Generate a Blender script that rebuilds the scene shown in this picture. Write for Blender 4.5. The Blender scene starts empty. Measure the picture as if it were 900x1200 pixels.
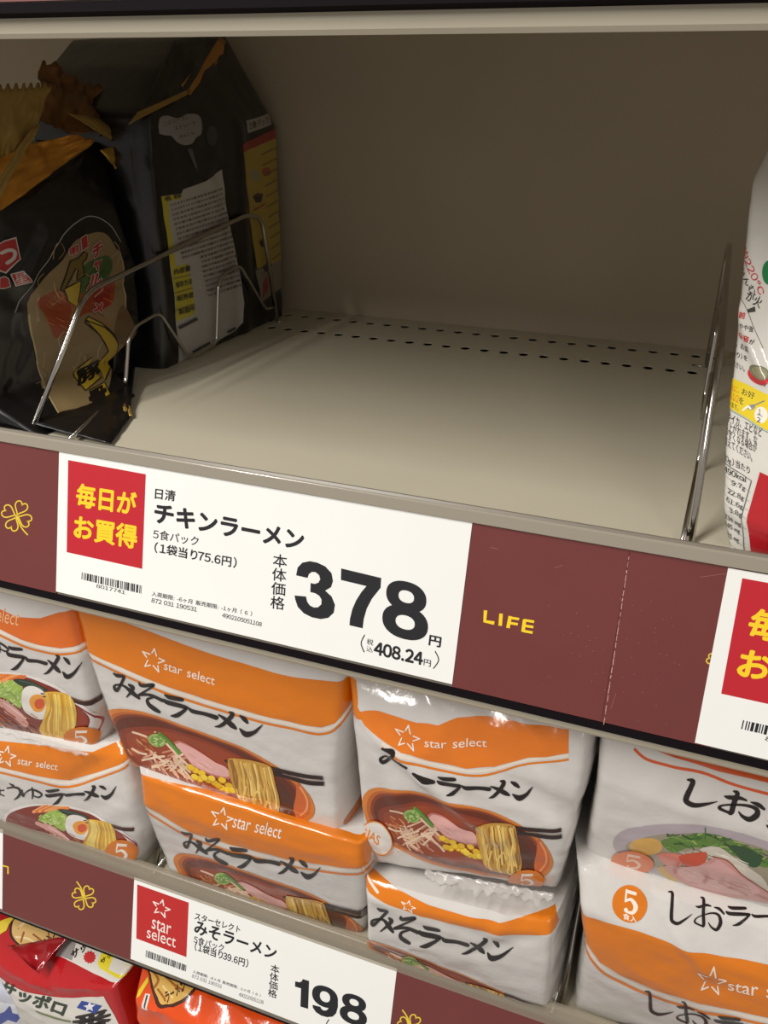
import bpy, bmesh, math, random
from mathutils import Vector, Matrix, noise
from mathutils.geometry import tessellate_polygon
random.seed(7)
C = bpy.context.scene.collection
SC = bpy.context.scene

# ------------------------------------------------------------------ camera
# surveyed camera: X runs along the shelf, Y into the shelf, Z up, metres
F_PX, CX, CY = 1007.0, 450.0, 600.0
CAM = Vector((0.0, -0.42482, 0.22))
AX = Vector((0.93593216, 0.16281126, -0.3122875))
AY = Vector((0.35212036, -0.41623922, 0.83830553))
AZ = Vector((0.00649927, -0.89455989, -0.44690083))
cam_d = bpy.data.cameras.new('camera'); cam = bpy.data.objects.new('camera', cam_d); C.objects.link(cam)
cam_d.sensor_fit = 'VERTICAL'; cam_d.sensor_height = 24.0; cam_d.lens = 24.0 * F_PX / 1200.0
cam_d.clip_start = 0.01
right = Vector((AX[0], AY[0], AZ[0])); down = Vector((AX[1], AY[1], AZ[1])); fwd = Vector((AX[2], AY[2], AZ[2]))
M = Matrix((right, -down, -fwd)).transposed().to_4x4(); M.translation = CAM
cam.matrix_world = M
SC.camera = cam
SC.view_settings.view_transform = 'Standard'; SC.view_settings.look = 'None'
SC.view_settings.gamma = 1.0; SC.view_settings.use_curve_mapping = False
SC.view_settings.exposure = 0.0

# ------------------------------------------------------------------ light
world = bpy.data.worlds.new('store_ambient'); SC.world = world; world.use_nodes = True
bg = world.node_tree.nodes['Background']
bg.inputs[0].default_value = (1.0, 0.92, 0.84, 1); bg.inputs[1].default_value = 0.35
def ceiling_lamp(loc, target, sx, sy, power, col=(1.0, 0.972, 0.92)):
    l = bpy.data.lights.new('ceiling_light', 'AREA'); l.shape = 'RECTANGLE'; l.size = sx; l.size_y = sy
    l.energy = power; l.color = col
    o = bpy.data.objects.new('ceiling_light', l); C.objects.link(o); o.location = loc
    d = Vector(target) - Vector(loc); o.rotation_euler = (0, 0, 0) if abs(d.x) + abs(d.y) < 0.05 else d.to_track_quat('-Z', 'Y').to_euler()
# tube lights run across the aisle, at right angles to the shelf
ceiling_lamp((-1.2, -1.75, 1.7), (-1.2, -1.74, 0.0), 0.08, 2.5, 104)
ceiling_lamp((1.5, -1.75, 1.7), (1.5, -1.74, 0.0), 0.08, 2.5, 18)

# ------------------------------------------------------------------ survey helpers
def ray(p):
    d = Vector((p[0] - CX, p[1] - CY, F_PX)); return Vector((AX.dot(d), AY.dot(d), AZ.dot(d)))
def on_plane(p, n, q):
    d = ray(p); t = (q - CAM).dot(n) / d.dot(n); return CAM + d * t
def at(px, py, Y): return on_plane((px, py), Vector((0, 1, 0)), Vector((0, Y, 0)))
def at_x(px, py, X): return on_plane((px, py), Vector((1, 0, 0)), Vector((X, 0, 0)))
def at_z(px, py, Z): return on_plane((px, py), Vector((0, 0, 1)), Vector((0, 0, Z)))
TILT = math.radians(15.5)
RUP = Vector((0, math.sin(TILT), math.cos(TILT))); RN = Vector((0, -math.cos(TILT), math.sin(TILT)))
def cr(a, b):                         # crop reader: crop origin (a) and scale (b)
    return lambda x, y: (a[0] + x / b, a[1] + y / b)

# ------------------------------------------------------------------ materials
def lin(c):
    f = lambda x: x / 12.92 if x <= 0.04045 else ((x + 0.055) / 1.055) ** 2.4
    return tuple(f(x / 255.0) for x in c[:3]) + (1,)
MC = {}
def mat(name, col, rough=0.5, spec=0.5, metal=0.0, coat=0.0, bump=0.0, bscale=60.0, var=0.0, vscale=25.0, alpha=None, coat_rough=0.1):
    if name in MC: return MC[name]
    m = bpy.data.materials.new(name); m.use_nodes = True; nt = m.node_tree; b = nt.nodes['Principled BSDF']
    b.inputs['Base Color'].default_value = lin(col); b.inputs['Roughness'].default_value = rough
    b.inputs['Specular IOR Level'].default_value = spec; b.inputs['Metallic'].default_value = metal
    b.inputs['Coat Weight'].default_value = coat; b.inputs['Coat Roughness'].default_value = coat_rough
    if alpha is not None: b.inputs['Alpha'].default_value = alpha
    if bump or var: tc = nt.nodes.new('ShaderNodeTexCoord')
    if bump:
        n = nt.nodes.new('ShaderNodeTexNoise'); n.inputs['Scale'].default_value = bscale; n.inputs['Detail'].default_value = 3
        bn = nt.nodes.new('ShaderNodeBump'); bn.inputs['Strength'].default_value = bump; bn.inputs['Distance'].default_value = 0.002
        nt.links.new(tc.outputs['Object'], n.inputs['Vector']); nt.links.new(n.outputs['Fac'], bn.inputs['Height'])
        nt.links.new(bn.outputs['Normal'], b.inputs['Normal'])
    if var:
        n = nt.nodes.new('ShaderNodeTexNoise'); n.inputs['Scale'].default_value = vscale; n.inputs['Detail'].default_value = 5
        r = nt.nodes.new('ShaderNodeMix'); r.data_type = 'RGBA'
        r.inputs['A'].default_value = lin(tuple(max(0, x * (1 - var)) for x in col)); r.inputs['B'].default_value = lin(tuple(min(255, x * (1 + var)) for x in col))
        nt.links.new(tc.outputs['Object'], n.inputs['Vector']); nt.links.new(n.outputs['Fac'], r.inputs['Factor'])
        nt.links.new(r.outputs['Result'], b.inputs['Base Color'])
    MC[name] = m; return m
def film(col, rough=0.17, bump=0.5):         # glossy printed wrapper film
    return mat('film_%d_%d_%d' % tuple(col[:3]), col, rough, 0.5, 0, 0.4, bump, 55)
def ink(col, rough=0.45):                    # ink on card
    return mat('ink_%d_%d_%d' % tuple(col[:3]), col, rough, 0.4)
CREAM = mat('cream_painted_steel', (188, 180, 160), 0.45, 0.4, var=0.035, vscale=9, bump=0.02, bscale=300)
WALLM = mat('cream_back_panel', (176, 163, 143), 0.55, 0.3, var=0.05, vscale=7)
BLACKP = mat('black_plastic', (18, 12, 16), 0.85, 0.1)
RAILM = mat('grey_plastic', (120, 112, 100), 0.35)
LIPM = mat('smoked_clear_plastic', (150, 142, 128), 0.22, 0.5, coat=0.3)
def clear_lip():
    m = bpy.data.materials.new('clear_plastic_lip'); m.use_nodes = True; nt = m.node_tree
    nt.nodes.remove(nt.nodes['Principled BSDF']); out = nt.nodes['Material Output']
    t = nt.nodes.new('ShaderNodeBsdfTransparent'); t.inputs[0].default_value = (0.86, 0.84, 0.79, 1)
    d = nt.nodes.new('ShaderNodeBsdfPrincipled'); d.inputs['Base Color'].default_value = lin((176, 166, 150)); d.inputs['Roughness'].default_value = 0.2
    x = nt.nodes.new('ShaderNodeMixShader'); x.inputs[0].default_value = 0.42
    nt.links.new(t.outputs[0], x.inputs[1]); nt.links.new(d.outputs[0], x.inputs[2]); nt.links.new(x.outputs[0], out.inputs[0]); return m
LIPC = clear_lip()
CHROME = mat('chromed_wire', (200, 196, 190), 0.14, 0.5, 1.0)
CARDW = mat('white_card', (238, 238, 235), 0.4, 0.4, var=0.01)
BURG = mat('burgundy_card', (108, 49, 47), 0.38, 0.5, coat=0.25, coat_rough=0.25, var=0.06, vscale=14)
GOLD = mat('gold_foil', (206, 142, 54), 0.26, 0.5, 0.5, bump=0.6, bscale=30)
GOLDD = mat('dull_gold_foil', (158, 128, 66), 0.38, 0.5, 0.35, bump=0.5, bscale=35)
DARKF = mat('black_film', (20, 19, 20), 0.3, 0.5, 0, 0.2, 0.5, 35)

# ------------------------------------------------------------------ mesh helpers
def link(name, me, parent=None):
    o = bpy.data.objects.new(name, me); C.objects.link(o)
    if parent is not None:
        o.parent = parent; o.matrix_parent_inverse = Matrix.Identity(4)
        if parent.parent is None: o.location = -parent.location
        else: o.location = (0, 0, 0)
    return o
def mesh_obj(name, verts, faces, mats, parent=None, midx=None, smooth=False):
    me = bpy.data.meshes.new(name); me.from_pydata([tuple(v) for v in verts], [], faces)
    for m in (mats if isinstance(mats, (list, tuple)) else [mats]): me.materials.append(m)
    if midx: me.polygons.foreach_set('material_index', midx)
    if smooth: me.polygons.foreach_set('use_smooth', [True] * len(me.polygons))
    me.update(); return link(name, me, parent)
def empty(name, loc, label, cat, group=None, kind=None):
    o = bpy.data.objects.new(name, None); C.objects.link(o); o.location = loc; o.empty_display_size = 0.03
    return tag(o, label, cat, group, kind)
def tag(o, label=None, cat=None, group=None, kind=None):
    if label: o['label'] = label
    if cat: o['category'] = cat
    if group: o['group'] = group
    if kind: o['kind'] = kind
    return o
def extrude_x(name, prof, x0, x1, m, parent=None, bevel=0.0):      # prof: (y,z) closed outline
    n = len(prof); v = [(x0, y, z) for y, z in prof] + [(x1, y, z) for y, z in prof]
    f = [(i, (i + 1) % n, n + (i + 1) % n, n + i) for i in range(n)] + [tuple(range(n - 1, -1, -1)), tuple(range(n, 2 * n))]
    bm = bmesh.new(); vs = [bm.verts.new(p) for p in v]
    for q in f: bm.faces.new([vs[i] for i in q])
    bmesh.ops.recalc_face_normals(bm, faces=bm.faces[:])
    if bevel:
        ed = [e for e in bm.edges if abs(e.verts[0].co.x - e.verts[1].co.x) > 1e-4]
        bmesh.ops.bevel(bm, geom=ed, offset=bevel, segments=2, affect='EDGES', profile=0.6)
    me = bpy.data.meshes.new(name); bm.to_mesh(me); bm.free(); me.materials.append(m); return link(name, me, parent)
def fillet(pts, r, k=6):
    pts = [Vector(p) for p in pts]; out = [pts[0]]
    for a, b, c in zip(pts, pts[1:], pts[2:]):
        d1, d2 = (a - b), (c - b); t = min(r, d1.length * 0.45, d2.length * 0.45)
        p, q = b + d1.normalized() * t, b + d2.normalized() * t
        for i in range(k + 1):
            s = i / k; out.append(p * (1 - s) ** 2 + b * 2 * s * (1 - s) + q * s * s)
    return out + [pts[-1]]
def tube(name, pts, r, m, parent=None, seg=12):
    V, Fc = [], []; n = len(pts); up = Vector((0.3, 0.1, 1)).normalized(); prev = None
    for i, p in enumerate(pts):
        t = (pts[min(i + 1, n - 1)] - pts[max(i - 1, 0)]).normalized()
        a = (prev - t * prev.dot(t)).normalized() if prev is not None else t.cross(up).normalized()
        prev = a; b = t.cross(a)
        for k in range(seg):
            w = 2 * math.pi * k / seg; V.append(p + a * (r * math.cos(w)) + b * (r * math.sin(w)))
    for i in range(n - 1):
        for k in range(seg):
            k2 = (k + 1) % seg; Fc.append((i * seg + k, i * seg + k2, (i + 1) * seg + k2, (i + 1) * seg + k))
    Fc += [tuple(range(seg - 1, -1, -1)), tuple(range((n - 1) * seg, n * seg))]
    return mesh_obj(name, V, Fc, m, parent, smooth=True)

# ------------------------------------------------------------------ text and printed art
TXT = {}; GLY = {}
ADV = {'.': 0.30, ':': 0.34, '-': 0.40, ' ': 0.32, '　': 0.55, '（': 0.62, '）': 0.62}
def runs(s):
    """numerals one by one (wide forms of the same face as the kana), everything else in runs"""
    out, cur = [], ''
    for ch in s:
        if ch.isdigit() or ch in ADV:
            if cur: out.append((cur, False)); cur = ''
            out.append((ch, True))
        else: cur += ch
    return out + ([(cur, False)] if cur else [])
def glyphs(run, dig):
    if (run, dig) in GLY: return GLY[run, dig]
    if run in ' 　': return [], [], ADV[run]
    body = chr(ord(run) + 0xFEE0) if dig and run.isdigit() else run
    cu = bpy.data.curves.new('glyphs', 'FONT'); cu.body = body; cu.size = 1; cu.resolution_u = 3
    o = bpy.data.objects.new('glyphs', cu); C.objects.link(o); bpy.context.view_layer.update()
    me = bpy.data.meshes.new_from_object(o.evaluated_get(bpy.context.evaluated_depsgraph_get()))
    me.calc_loop_triangles(); v = [(p.co.x, p.co.y) for p in me.vertices]; t = [tuple(l.vertices) for l in me.loop_triangles]
    bpy.data.objects.remove(o); bpy.data.curves.remove(cu); bpy.data.meshes.remove(me)
    x0, x1 = min(p[0] for p in v), max(p[0] for p in v)
    if dig:
        adv = ADV.get(run, 0.60); v = [(x - (x0 + x1) / 2 + adv / 2, y) for x, y in v]
    else: adv = x1 + 0.06; v = [(x + 0.02 - min(0, x0), y) for x, y in v]
    GLY[run, dig] = (v, t, adv); return GLY[run, dig]
def text_mesh(s):
    """glyph triangles scaled to the unit box, plus width/height"""
    if s in TXT: return TXT[s]
    v, t, pen = [], [], 0.0
    for run, dig in runs(s):
        gv, gt, adv = glyphs(run, dig); b = len(v)
        v += [(x + pen, y) for x, y in gv]; t += [tuple(i + b for i in q) for q in gt]; pen += adv
    x0, x1 = min(p[0] for p in v), max(p[0] for p in v); y0, y1 = min(p[1] for p in v), max(p[1] for p in v)
    w, h = x1 - x0, y1 - y0
    TXT[s] = ([((x - x0) / w, (y - y0) / h) for x, y in v], t, w / h); return TXT[s]
def catmull(pts, k=6, closed=False):
    n = len(pts); out = []
    rng = range(n if closed else n - 1)
    for i in rng:
        g = (lambda j: pts[j % n]) if closed else (lambda j: pts[min(max(j, 0), n - 1)])
        p0, p1, p2, p3 = g(i - 1), g(i), g(i + 1), g(i + 2)
        for s in range(k):
            t = s / k
            out.append(tuple(0.5 * (2 * b + (c - a) * t + (2 * a - 5 * b + 4 * c - d) * t * t + (3 * b - a - 3 * c + d) * t ** 3) for a, b, c, d in zip(p0, p1, p2, p3)))
    if not closed: out.append(tuple(pts[-1]))
    return out
class Art:
    """a printed design: flat coloured shapes drawn in trace coordinates, mapped to a surface's own (u, v)"""
    def __init__(s, to_uv, z0=0.00012, inkf=ink):
        s.f = to_uv; s.el = []; s.z = z0; s.ink = inkf
    def add(s, pts, tris, col):
        uv = [s.f(*p[:2]) for p in pts]; s.el.append((uv, tris, col, s.z)); s.z += 3e-6
    def poly(s, pts, col, smooth=0, closed=True):
        if smooth: pts = catmull(pts, smooth, True)
        t = tessellate_polygon([[Vector((p[0], p[1], 0)) for p in pts]]); s.add(pts, [tuple(q) for q in t], col)
    def ell(s, c, rx, ry, col, rot=0, n=28):
        r = math.radians(rot); P = []
        for i in range(n):
            a = 2 * math.pi * i / n; x, y = rx * math.cos(a), ry * math.sin(a)
            P.append((c[0] + x * math.cos(r) - y * math.sin(r), c[1] + x * math.sin(r) + y * math.cos(r)))
        s.add(P, [(0, i, i + 1) for i in range(1, n - 1)], col)
    def stroke(s, pts, col, w=None, k=5, cap=True):
        P = [tuple(p) if len(p) == 3 else (p[0], p[1], w) for p in pts]
        if len(P) > 2 and k > 1: P = catmull(P, k)
        V, T = [], []; n = len(P)
        for i, (x, y, ww) in enumerate(P):
            a, b = P[max(i - 1, 0)], P[min(i + 1, n - 1)]; dx, dy = b[0] - a[0], b[1] - a[1]; L = math.hypot(dx, dy) or 1
            nx, ny = -dy / L * ww / 2, dx / L * ww / 2; V += [(x + nx, y + ny), (x - nx, y - ny)]
        for i in range(n - 1): T += [(2 * i, 2 * i + 1, 2 * i + 3), (2 * i, 2 * i + 3, 2 * i + 2)]
        if cap:
            for (e, o, i) in ((P[0], P[1], 0), (P[-1], P[-2], n - 1)):
                dx, dy = e[0] - o[0], e[1] - o[1]; L = math.hypot(dx, dy) or 1; b0 = len(V)
                a0 = math.atan2(dy, dx)
                V.append((e[0], e[1]))
                for q in range(7):
                    a = a0 - math.pi / 2 + math.pi * q / 6; V.append((e[0] + math.cos(a) * e[2] / 2, e[1] + math.sin(a) * e[2] / 2))
                T += [(b0, b0 + 1 + q, b0 + 2 + q) for q in range(6)]
        s.add(V, T, col)
    def text(s, body, bl, br, tl, col, bold=0.0):
        v, t, asp = text_mesh(body)
        offs = [(0, 0)]
        if bold: offs = [(bold * math.cos(a * math.pi / 4), bold * math.sin(a * math.pi / 4)) for a in range(8)] + [(0, 0)]
        for ox, oy in offs:
            ox2 = ox / asp; P = []
            for x, y in v:
                x, y = x + ox2, y + oy
                P.append((bl[0] + (br[0] - bl[0]) * x + (tl[0] - bl[0]) * y, bl[1] + (br[1] - bl[1]) * x + (tl[1] - bl[1]) * y))
            s.add(P, t, col)
            s.z -= 2.6e-6
        s.z += 3e-6
    def build(s, name, surf, parent, label=None):
        V, Fc, Nn, mi, mats, idx = [], [], [], [], [], {}
        for uv, tris, col, z in s.el:
            if col not in idx: idx[col] = len(mats); mats.append(s.ink(col))
            for t in tris:
                P = [uv[i] for i in t]
                ar = (P[1][0] - P[0][0]) * (P[2][1] - P[0][1]) - (P[2][0] - P[0][0]) * (P[1][1] - P[0][1])
                if abs(ar) < 1e-12: continue
                if ar > 0: P = P[::-1]            # v runs downwards
                for poly in surf.split(P):
                    b = len(V); ok = True; q = []
                    for p in poly:
                        e = surf.eval(p[0], p[1])
                        if e is None: ok = False; break
                        q.append((e[0] + e[1] * z, e[1]))
                    if not ok: continue
                    for c, n in q: V.append(c); Nn.append(n)
                    Fc.append(tuple(range(b, b + len(poly)))); mi.append(idx[col])
        if not V: return None
        o = mesh_obj(name, V, Fc, mats, parent, mi, smooth=True)
        if surf.curved: o.data.normals_split_custom_set_from_vertices([tuple(n) for n in Nn])
        if label: o['label'] = label
        return o
class Flat:
    curved = False
    def __init__(s, o, U, Vv): s.o, s.U, s.V = o, U, Vv; s.n = U.cross(-Vv).normalized()
    def split(s, P): return [P]
    def eval(s, u, v): return s.o + s.U * u + s.V * v, s.n
def cut(poly, f):                                   # split a convex polygon by f(p)=0
    d = [f(p) for p in poly]
    if all(x >= -1e-9 for x in d) or all(x <= 1e-9 for x in d): return [poly]
    A, B = [], []
    for i, p in enumerate(poly):
        q = poly[(i + 1) % len(poly)]; a, b = d[i], d[(i + 1) % len(poly)]
        if a >= 0: A.append(p)
        if a <= 0: B.append(p)
        if a * b < 0:
            t = a / (a - b); r = (p[0] + (q[0] - p[0]) * t, p[1] + (q[1] - p[1]) * t); A.append(r); B.append(r)
    return [x for x in (A, B) if len(x) > 2]

# ------------------------------------------------------------------ wrapper bags
class Bag:
    """film bag: a front face lofted through rows (left point, right point), sides running back along D, closed behind"""
    curved = True
    def __init__(s, rows, D, nu=56, nv=44, m=8, side=None, bulge=0.006, wr=0.0012, seed=0, creases=(), smooth=2, taper=0.0, flare=0.0):
        P = lambda p: p if isinstance(p, Vector) else at(*p)
        s.rows = [(P(a), P(b)) for a, b in rows]; s.nu, s.nv, s.m = nu, nv, m
        vv = [0.0]
        for (a, b), (c, d) in zip(s.rows, s.rows[1:]): vv.append(vv[-1] + ((a + b) / 2 - (c + d) / 2).length)
        s.vs = [x / vv[-1] for x in vv]; s.H = vv[-1]; s.W = sum((a - b).length for a, b in s.rows) / len(s.rows)
        D = Vector(D); dep = D.length; nrm = -D.normalized(); NI = nu + 2 * m; s.NI = NI
        cre = []
        for c in creases:
            u0, v0 = s.px(*c[0]); u1, v1 = s.px(*c[1]); cre.append((Vector((u0 * s.W, v0 * s.H)), Vector((u1 * s.W, v1 * s.H)), c[2], c[3]))
        s.G = []
        for j in range(nv + 1):
            v = j / nv; L, R = s.row(v); row = []; ex = (R - L).normalized()
            for i in range(NI + 1):
                u = (i - m) / nu; uc = min(max(u, 0), 1)
                p = L.lerp(R, uc)
                x, y = u * s.W, v * s.H
                hb = bulge * (4 * uc * (1 - uc)) ** 0.5 * max(0.0, 4 * v * (1 - v)) ** 0.35
                nz = noise.noise(Vector((x * 14 + seed * 7.1, y * 11, seed * 3.3))); n2 = noise.noise(Vector((x * 34 + y * 22 + seed, y * 40 - x * 15, seed)))
                n3 = noise.noise(Vector((x * 9 - y * 30, y * 9 + seed * 2.2, 5.5)))
                h = wr * (1.2 * nz + 0.9 * (0.5 - abs(n2)) + 1.4 * max(0, 0.25 - abs(n3)))
                for a, b, w, hh in cre:
                    q = Vector((x, y)); ab = b - a; t = max(0, min(1, (q - a).dot(ab) / ab.length_squared)); dd = (q - a - ab * t).length
                    h += hh * math.exp(-(dd / w) ** 2)
                if u < 0: t = -u * nu / m; p = p + D * t - ex * (flare * math.sin(t * math.pi) + h) + nrm * hb
                elif u > 1: t = (u - 1) * nu / m; p = p + D * t + ex * (flare * math.sin(t * math.pi) + h) + nrm * hb
                else: p = p + nrm * (hb + h)
                row.append(p)
            s.G.append(row)
        for _ in range(smooth):
            s.G = [[(r[max(i - 1, 0)] + r[i] * 2 + r[min(i + 1, NI)]) / 4 for i in range(NI + 1)] for r in s.G]
        g = s.G; s.N = []
        for j in range(nv + 1):
            rn = []
            for i in range(NI + 1):
                du = g[j][min(i + 1, NI)] - g[j][max(i - 1, 0)]; dv = g[min(j + 1, nv)][i] - g[max(j - 1, 0)][i]
                n = dv.cross(du)
                if n.length < 1e-12: n = nrm.copy()
                rn.append(n.normalized())
            s.N.append(rn)
        if sum(r[NI // 2].dot(nrm) for r in s.N) < 0: s.N = [[-n for n in r] for r in s.N]
    def row(s, v):
        for k in range(len(s.vs) - 1):
            if v <= s.vs[k + 1] or k == len(s.vs) - 2:
                t = (v - s.vs[k]) / (s.vs[k + 1] - s.vs[k]); return s.rows[k][0].lerp(s.rows[k + 1][0], t), s.rows[k][1].lerp(s.rows[k + 1][1], t)
    def px(s, x, y):
        """trace point -> (u, v) on the front face"""
        def pj(P):
            d = P - CAM; z = d.dot(fwd); return (CX + F_PX * d.dot(right) / z, CY + F_PX * d.dot(down) / z, z)
        def side(v):
            L, R = s.row(v); a, b = pj(L), pj(R); return (b[0] - a[0]) * (y - a[1]) - (b[1] - a[1]) * (x - a[0]), a, b
        best = None
        for lo, hi in ((0.0, 1.0), (1.0, 1.3), (0.0, -0.3)):
            n = 24; pv = side(lo)[0]; pl = lo
            for k in range(1, n + 1):
                v = lo + (hi - lo) * k / n; c = side(v)[0]
                if (pv > 0) != (c > 0):
                    a, b = pl, v
                    for _ in range(18):
                        mid = (a + b) / 2
                        if (side(mid)[0] > 0) == (pv > 0): a = mid
                        else: b = mid
                    best = (a + b) / 2; break
                pv, pl = c, v
            if best is not None: break
        if best is None: best = -0.3 if abs(side(-0.3)[0]) < abs(side(1.3)[0]) else 1.3
        _, a, b = side(best); dx, dy = b[0] - a[0], b[1] - a[1]
        t = ((x - a[0]) * dx + (y - a[1]) * dy) / (dx * dx + dy * dy)
        den = t * a[2] + (1 - t) * b[2]
        return (t * a[2] / den if abs(den) > 1e-6 else t), best
    def split(s, P):
        Q = [(u * s.nu + s.m, v * s.nv) for u, v in P]
        c = [sum(q[k] for q in Q) / len(Q) for k in (0, 1)]
        polys = [Q]
        for f, key in ((lambda p: p[0], 0), (lambda p: p[1], 1), (lambda p: p[0] - p[1], 2)):
            out = []
            for pl in polys:
                vals = [f(p) for p in pl]; k0, k1 = math.floor(min(vals) + 1e-9) + 1, math.ceil(max(vals) - 1e-9)
                cur = [pl]
                for k in range(k0, k1):
                    nx = []
                    for c2 in cur: nx += cut(c2, lambda p, k=k: f(p) - k)
                    cur = nx
                out += cur
            polys = out
        res = []
        for pl in polys:                              # pull marginally inwards so every corner reads from its own facet
            cx, cy = sum(p[0] for p in pl) / len(pl), sum(p[1] for p in pl) / len(pl)
            res.append([(p[0], p[1], cx, cy) for p in pl])
        return [[(p[0] + (p[2] - p[0]) * 1e-6, p[1] + (p[3] - p[1]) * 1e-6) for p in pl] for pl in res]
    def eval(s, fi, fj):
        if fi < 0 or fj < 0 or fi > s.NI or fj > s.nv: return None
        i, j = min(int(fi), s.NI - 1), min(int(fj), s.nv - 1); a, b = fi - i, fj - j
        if a >= b: w = ((i, j, 1 - a), (i + 1, j, a - b), (i + 1, j + 1, b))
        else: w = ((i, j, 1 - b), (i + 1, j + 1, a), (i, j + 1, b - a))
        p = Vector(); n = Vector()
        for x, y, k in w: p += s.G[y][x] * k; n += s.N[y][x] * k
        return p, n.normalized()
    def build(s, name, m, parent):
        V, Fc = [], []; NI, nv = s.NI, s.nv; w = NI + 1
        for r in s.G: V += r
        for j in range(nv):
            for i in range(NI):
                a, b, c, d = j * w + i, j * w + i + 1, (j + 1) * w + i + 1, (j + 1) * w + i
                Fc += [(a, c, b), (a, d, c)]
            Fc.append((j * w, j * w + NI, (j + 1) * w + NI, (j + 1) * w))
        Fc.append(tuple(range(w))); Fc.append(tuple(nv * w + i for i in range(w - 1, -1, -1)))
        bm = bmesh.new(); vs = [bm.verts.new(p) for p in V]
        for f in Fc: bm.faces.new([vs[i] for i in f])
        big = [f for f in bm.faces if len(f.verts) > 4]
        bmesh.ops.triangulate(bm, faces=big)
        bmesh.ops.recalc_face_normals(bm, faces=bm.faces[:])
        for f in bm.faces: f.smooth = True
        for e in bm.edges:
            if len(e.link_faces) == 2 and e.calc_face_angle(0) > 0.9: e.smooth = False
        me = bpy.data.meshes.new(name); bm.to_mesh(me); bm.free(); me.materials.append(m)
        o = link(name, me, parent); s.wrap = o; return o
#==SPLIT==
# ------------------------------------------------------------------ gondola: back panel and shelves
X0, X1, YB = -1.25, 0.75, 0.4136
v = [(X0, YB, -1.0), (X1, YB, -1.0), (X1, YB, 0.75), (X0, YB, 0.75)]
v += [(x, YB + 0.02, z) for x, _, z in v]
wb = mesh_obj('wall_back', v, [(0, 1, 2, 3), (7, 6, 5, 4), (0, 4, 5, 1), (1, 5, 6, 2), (2, 6, 7, 3), (3, 7, 4, 0)], WALLM)
tag(wb, 'cream steel back panel behind the shelves', kind='structure')

def shelf(z, label, lip_top, holes=False, s_bot=-0.1033, clear=False):
    t = empty('store_shelf', (0, 0, z), label, 'shelf', 'cream shop shelves with price rails')
    def pt(sv, nv): p = RUP * sv + RN * nv; return (p.y, p.z + z)
    # deck (steel tray)
    d = extrude_x('deck', [(0.004, z), (YB - 0.001, z), (YB - 0.001, z - 0.03), (YB - 0.01, z - 0.03), (YB - 0.01, z - 0.001), (0.012, z - 0.001), (0.012, z - 0.03), (0.004, z - 0.03)], X0, X1, CREAM, t)
    if holes:
        bm = bmesh.new()
        for r, (xa, ya, xb, yb, n) in enumerate(((356.7, 370.7, 815.3, 417.3, 22), (338, 385.3, 811.3, 436.7, 22))):
            A, B = at_z(xa, ya, z), at_z(xb, yb, z); p = (B.x - A.x) / (n - 1); ym = (A.y + B.y) / 2
            for k in range(-16, n + 8):
                c = Vector((A.x + p * k, ym, z)); ring = []
                for q in range(12):
                    a = 2 * math.pi * q / 12; dx = 0.0045 * math.cos(a); dy = 0.0058 * math.sin(a)
                    ring.append((c.x + dx, c.y + dy))
                lo = [bm.verts.new((x, y, z - 0.012)) for x, y in ring]; hi = [bm.verts.new((x, y, z + 0.004)) for x, y in ring]
                bm.faces.new(lo[::-1]); bm.faces.new(hi)
                for q in range(12): bm.faces.new((lo[q], lo[(q + 1) % 12], hi[(q + 1) % 12], hi[q]))
        me = bpy.data.meshes.new('slot_cutter'); bm.to_mesh(me); bm.free()
        co = bpy.data.objects.new('slot_cutter', me); C.objects.link(co)
        md = d.modifiers.new('slots', 'BOOLEAN'); md.operation = 'DIFFERENCE'; md.object = co; md.solver = 'EXACT'
        bpy.context.view_layer.update(); nm = bpy.data.meshes.new_from_object(d.evaluated_get(bpy.context.evaluated_depsgraph_get()))
        d.modifiers.clear(); d.data = nm; bpy.data.objects.remove(co)
        u = extrude_x('slot_shade_backing', [(0.014, z - 0.014), (YB - 0.011, z - 0.014), (YB - 0.011, z - 0.016), (0.014, z - 0.016)], X0, X1, BLACKP, t)  # black sheet added under the slots, stands in for the shade inside them
    # price rail: back web, bottom groove, clear lip
    extrude_x('price_rail', [pt(-0.001, -0.0005), pt(s_bot, -0.0005), pt(s_bot, -0.003), pt(-0.001, -0.003)], X0, X1, RAILM, t)
    g0 = s_bot - (0.0009 if clear else 0.0048)
    extrude_x('rail_groove', [pt(s_bot, 0.0), pt(g0, 0.0006), pt(g0, -0.008), pt(s_bot, -0.008)], X0, X1, BLACKP, t)
    a = pt(g0, -0.011 if clear else -0.006); b = (a[0] + 0.0012, a[1] - 0.009)
    extrude_x('front_nose', [a, (a[0] - 0.0004, a[1] - 0.003), (a[0] - 0.0003, a[1] - 0.0068), b, (b[0] + 0.03, b[1] + 0.002), (0.004 + 0.03, z - 0.03), (0.004, z - 0.03), pt(-0.06, -0.006), pt(g0, -0.009)], X0, X1, CREAM, t)
    l0 = -0.0028
    extrude_x('clear_lip', [pt(l0, 0.0022), pt(lip_top - 0.001, 0.0022), pt(lip_top, 0.0014), pt(lip_top, 0.0002), pt(l0, -0.0003)], X0, X1, LIPC if clear else LIPM, t, bevel=0.0004)
    extrude_x('lip_bead', [pt(lip_top - 0.0002, 0.0012), pt(lip_top + 0.0015, 0.0006), pt(lip_top + 0.0015, -0.002), pt(lip_top - 0.0002, -0.002)], X0, X1, LIPC if clear else RAILM, t)
    return t
ZM, ZL, ZB, ZU = 0.0, -0.407, -0.78, 0.3536
S_UP = shelf(ZU, 'cream shelf above the empty gap, only its dark rail bottom and nose showing', 0.006)
S_MID = shelf(ZM, 'nearly empty cream shelf with two rows of slots and the 378 price card', 0.005, holes=True)
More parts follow.
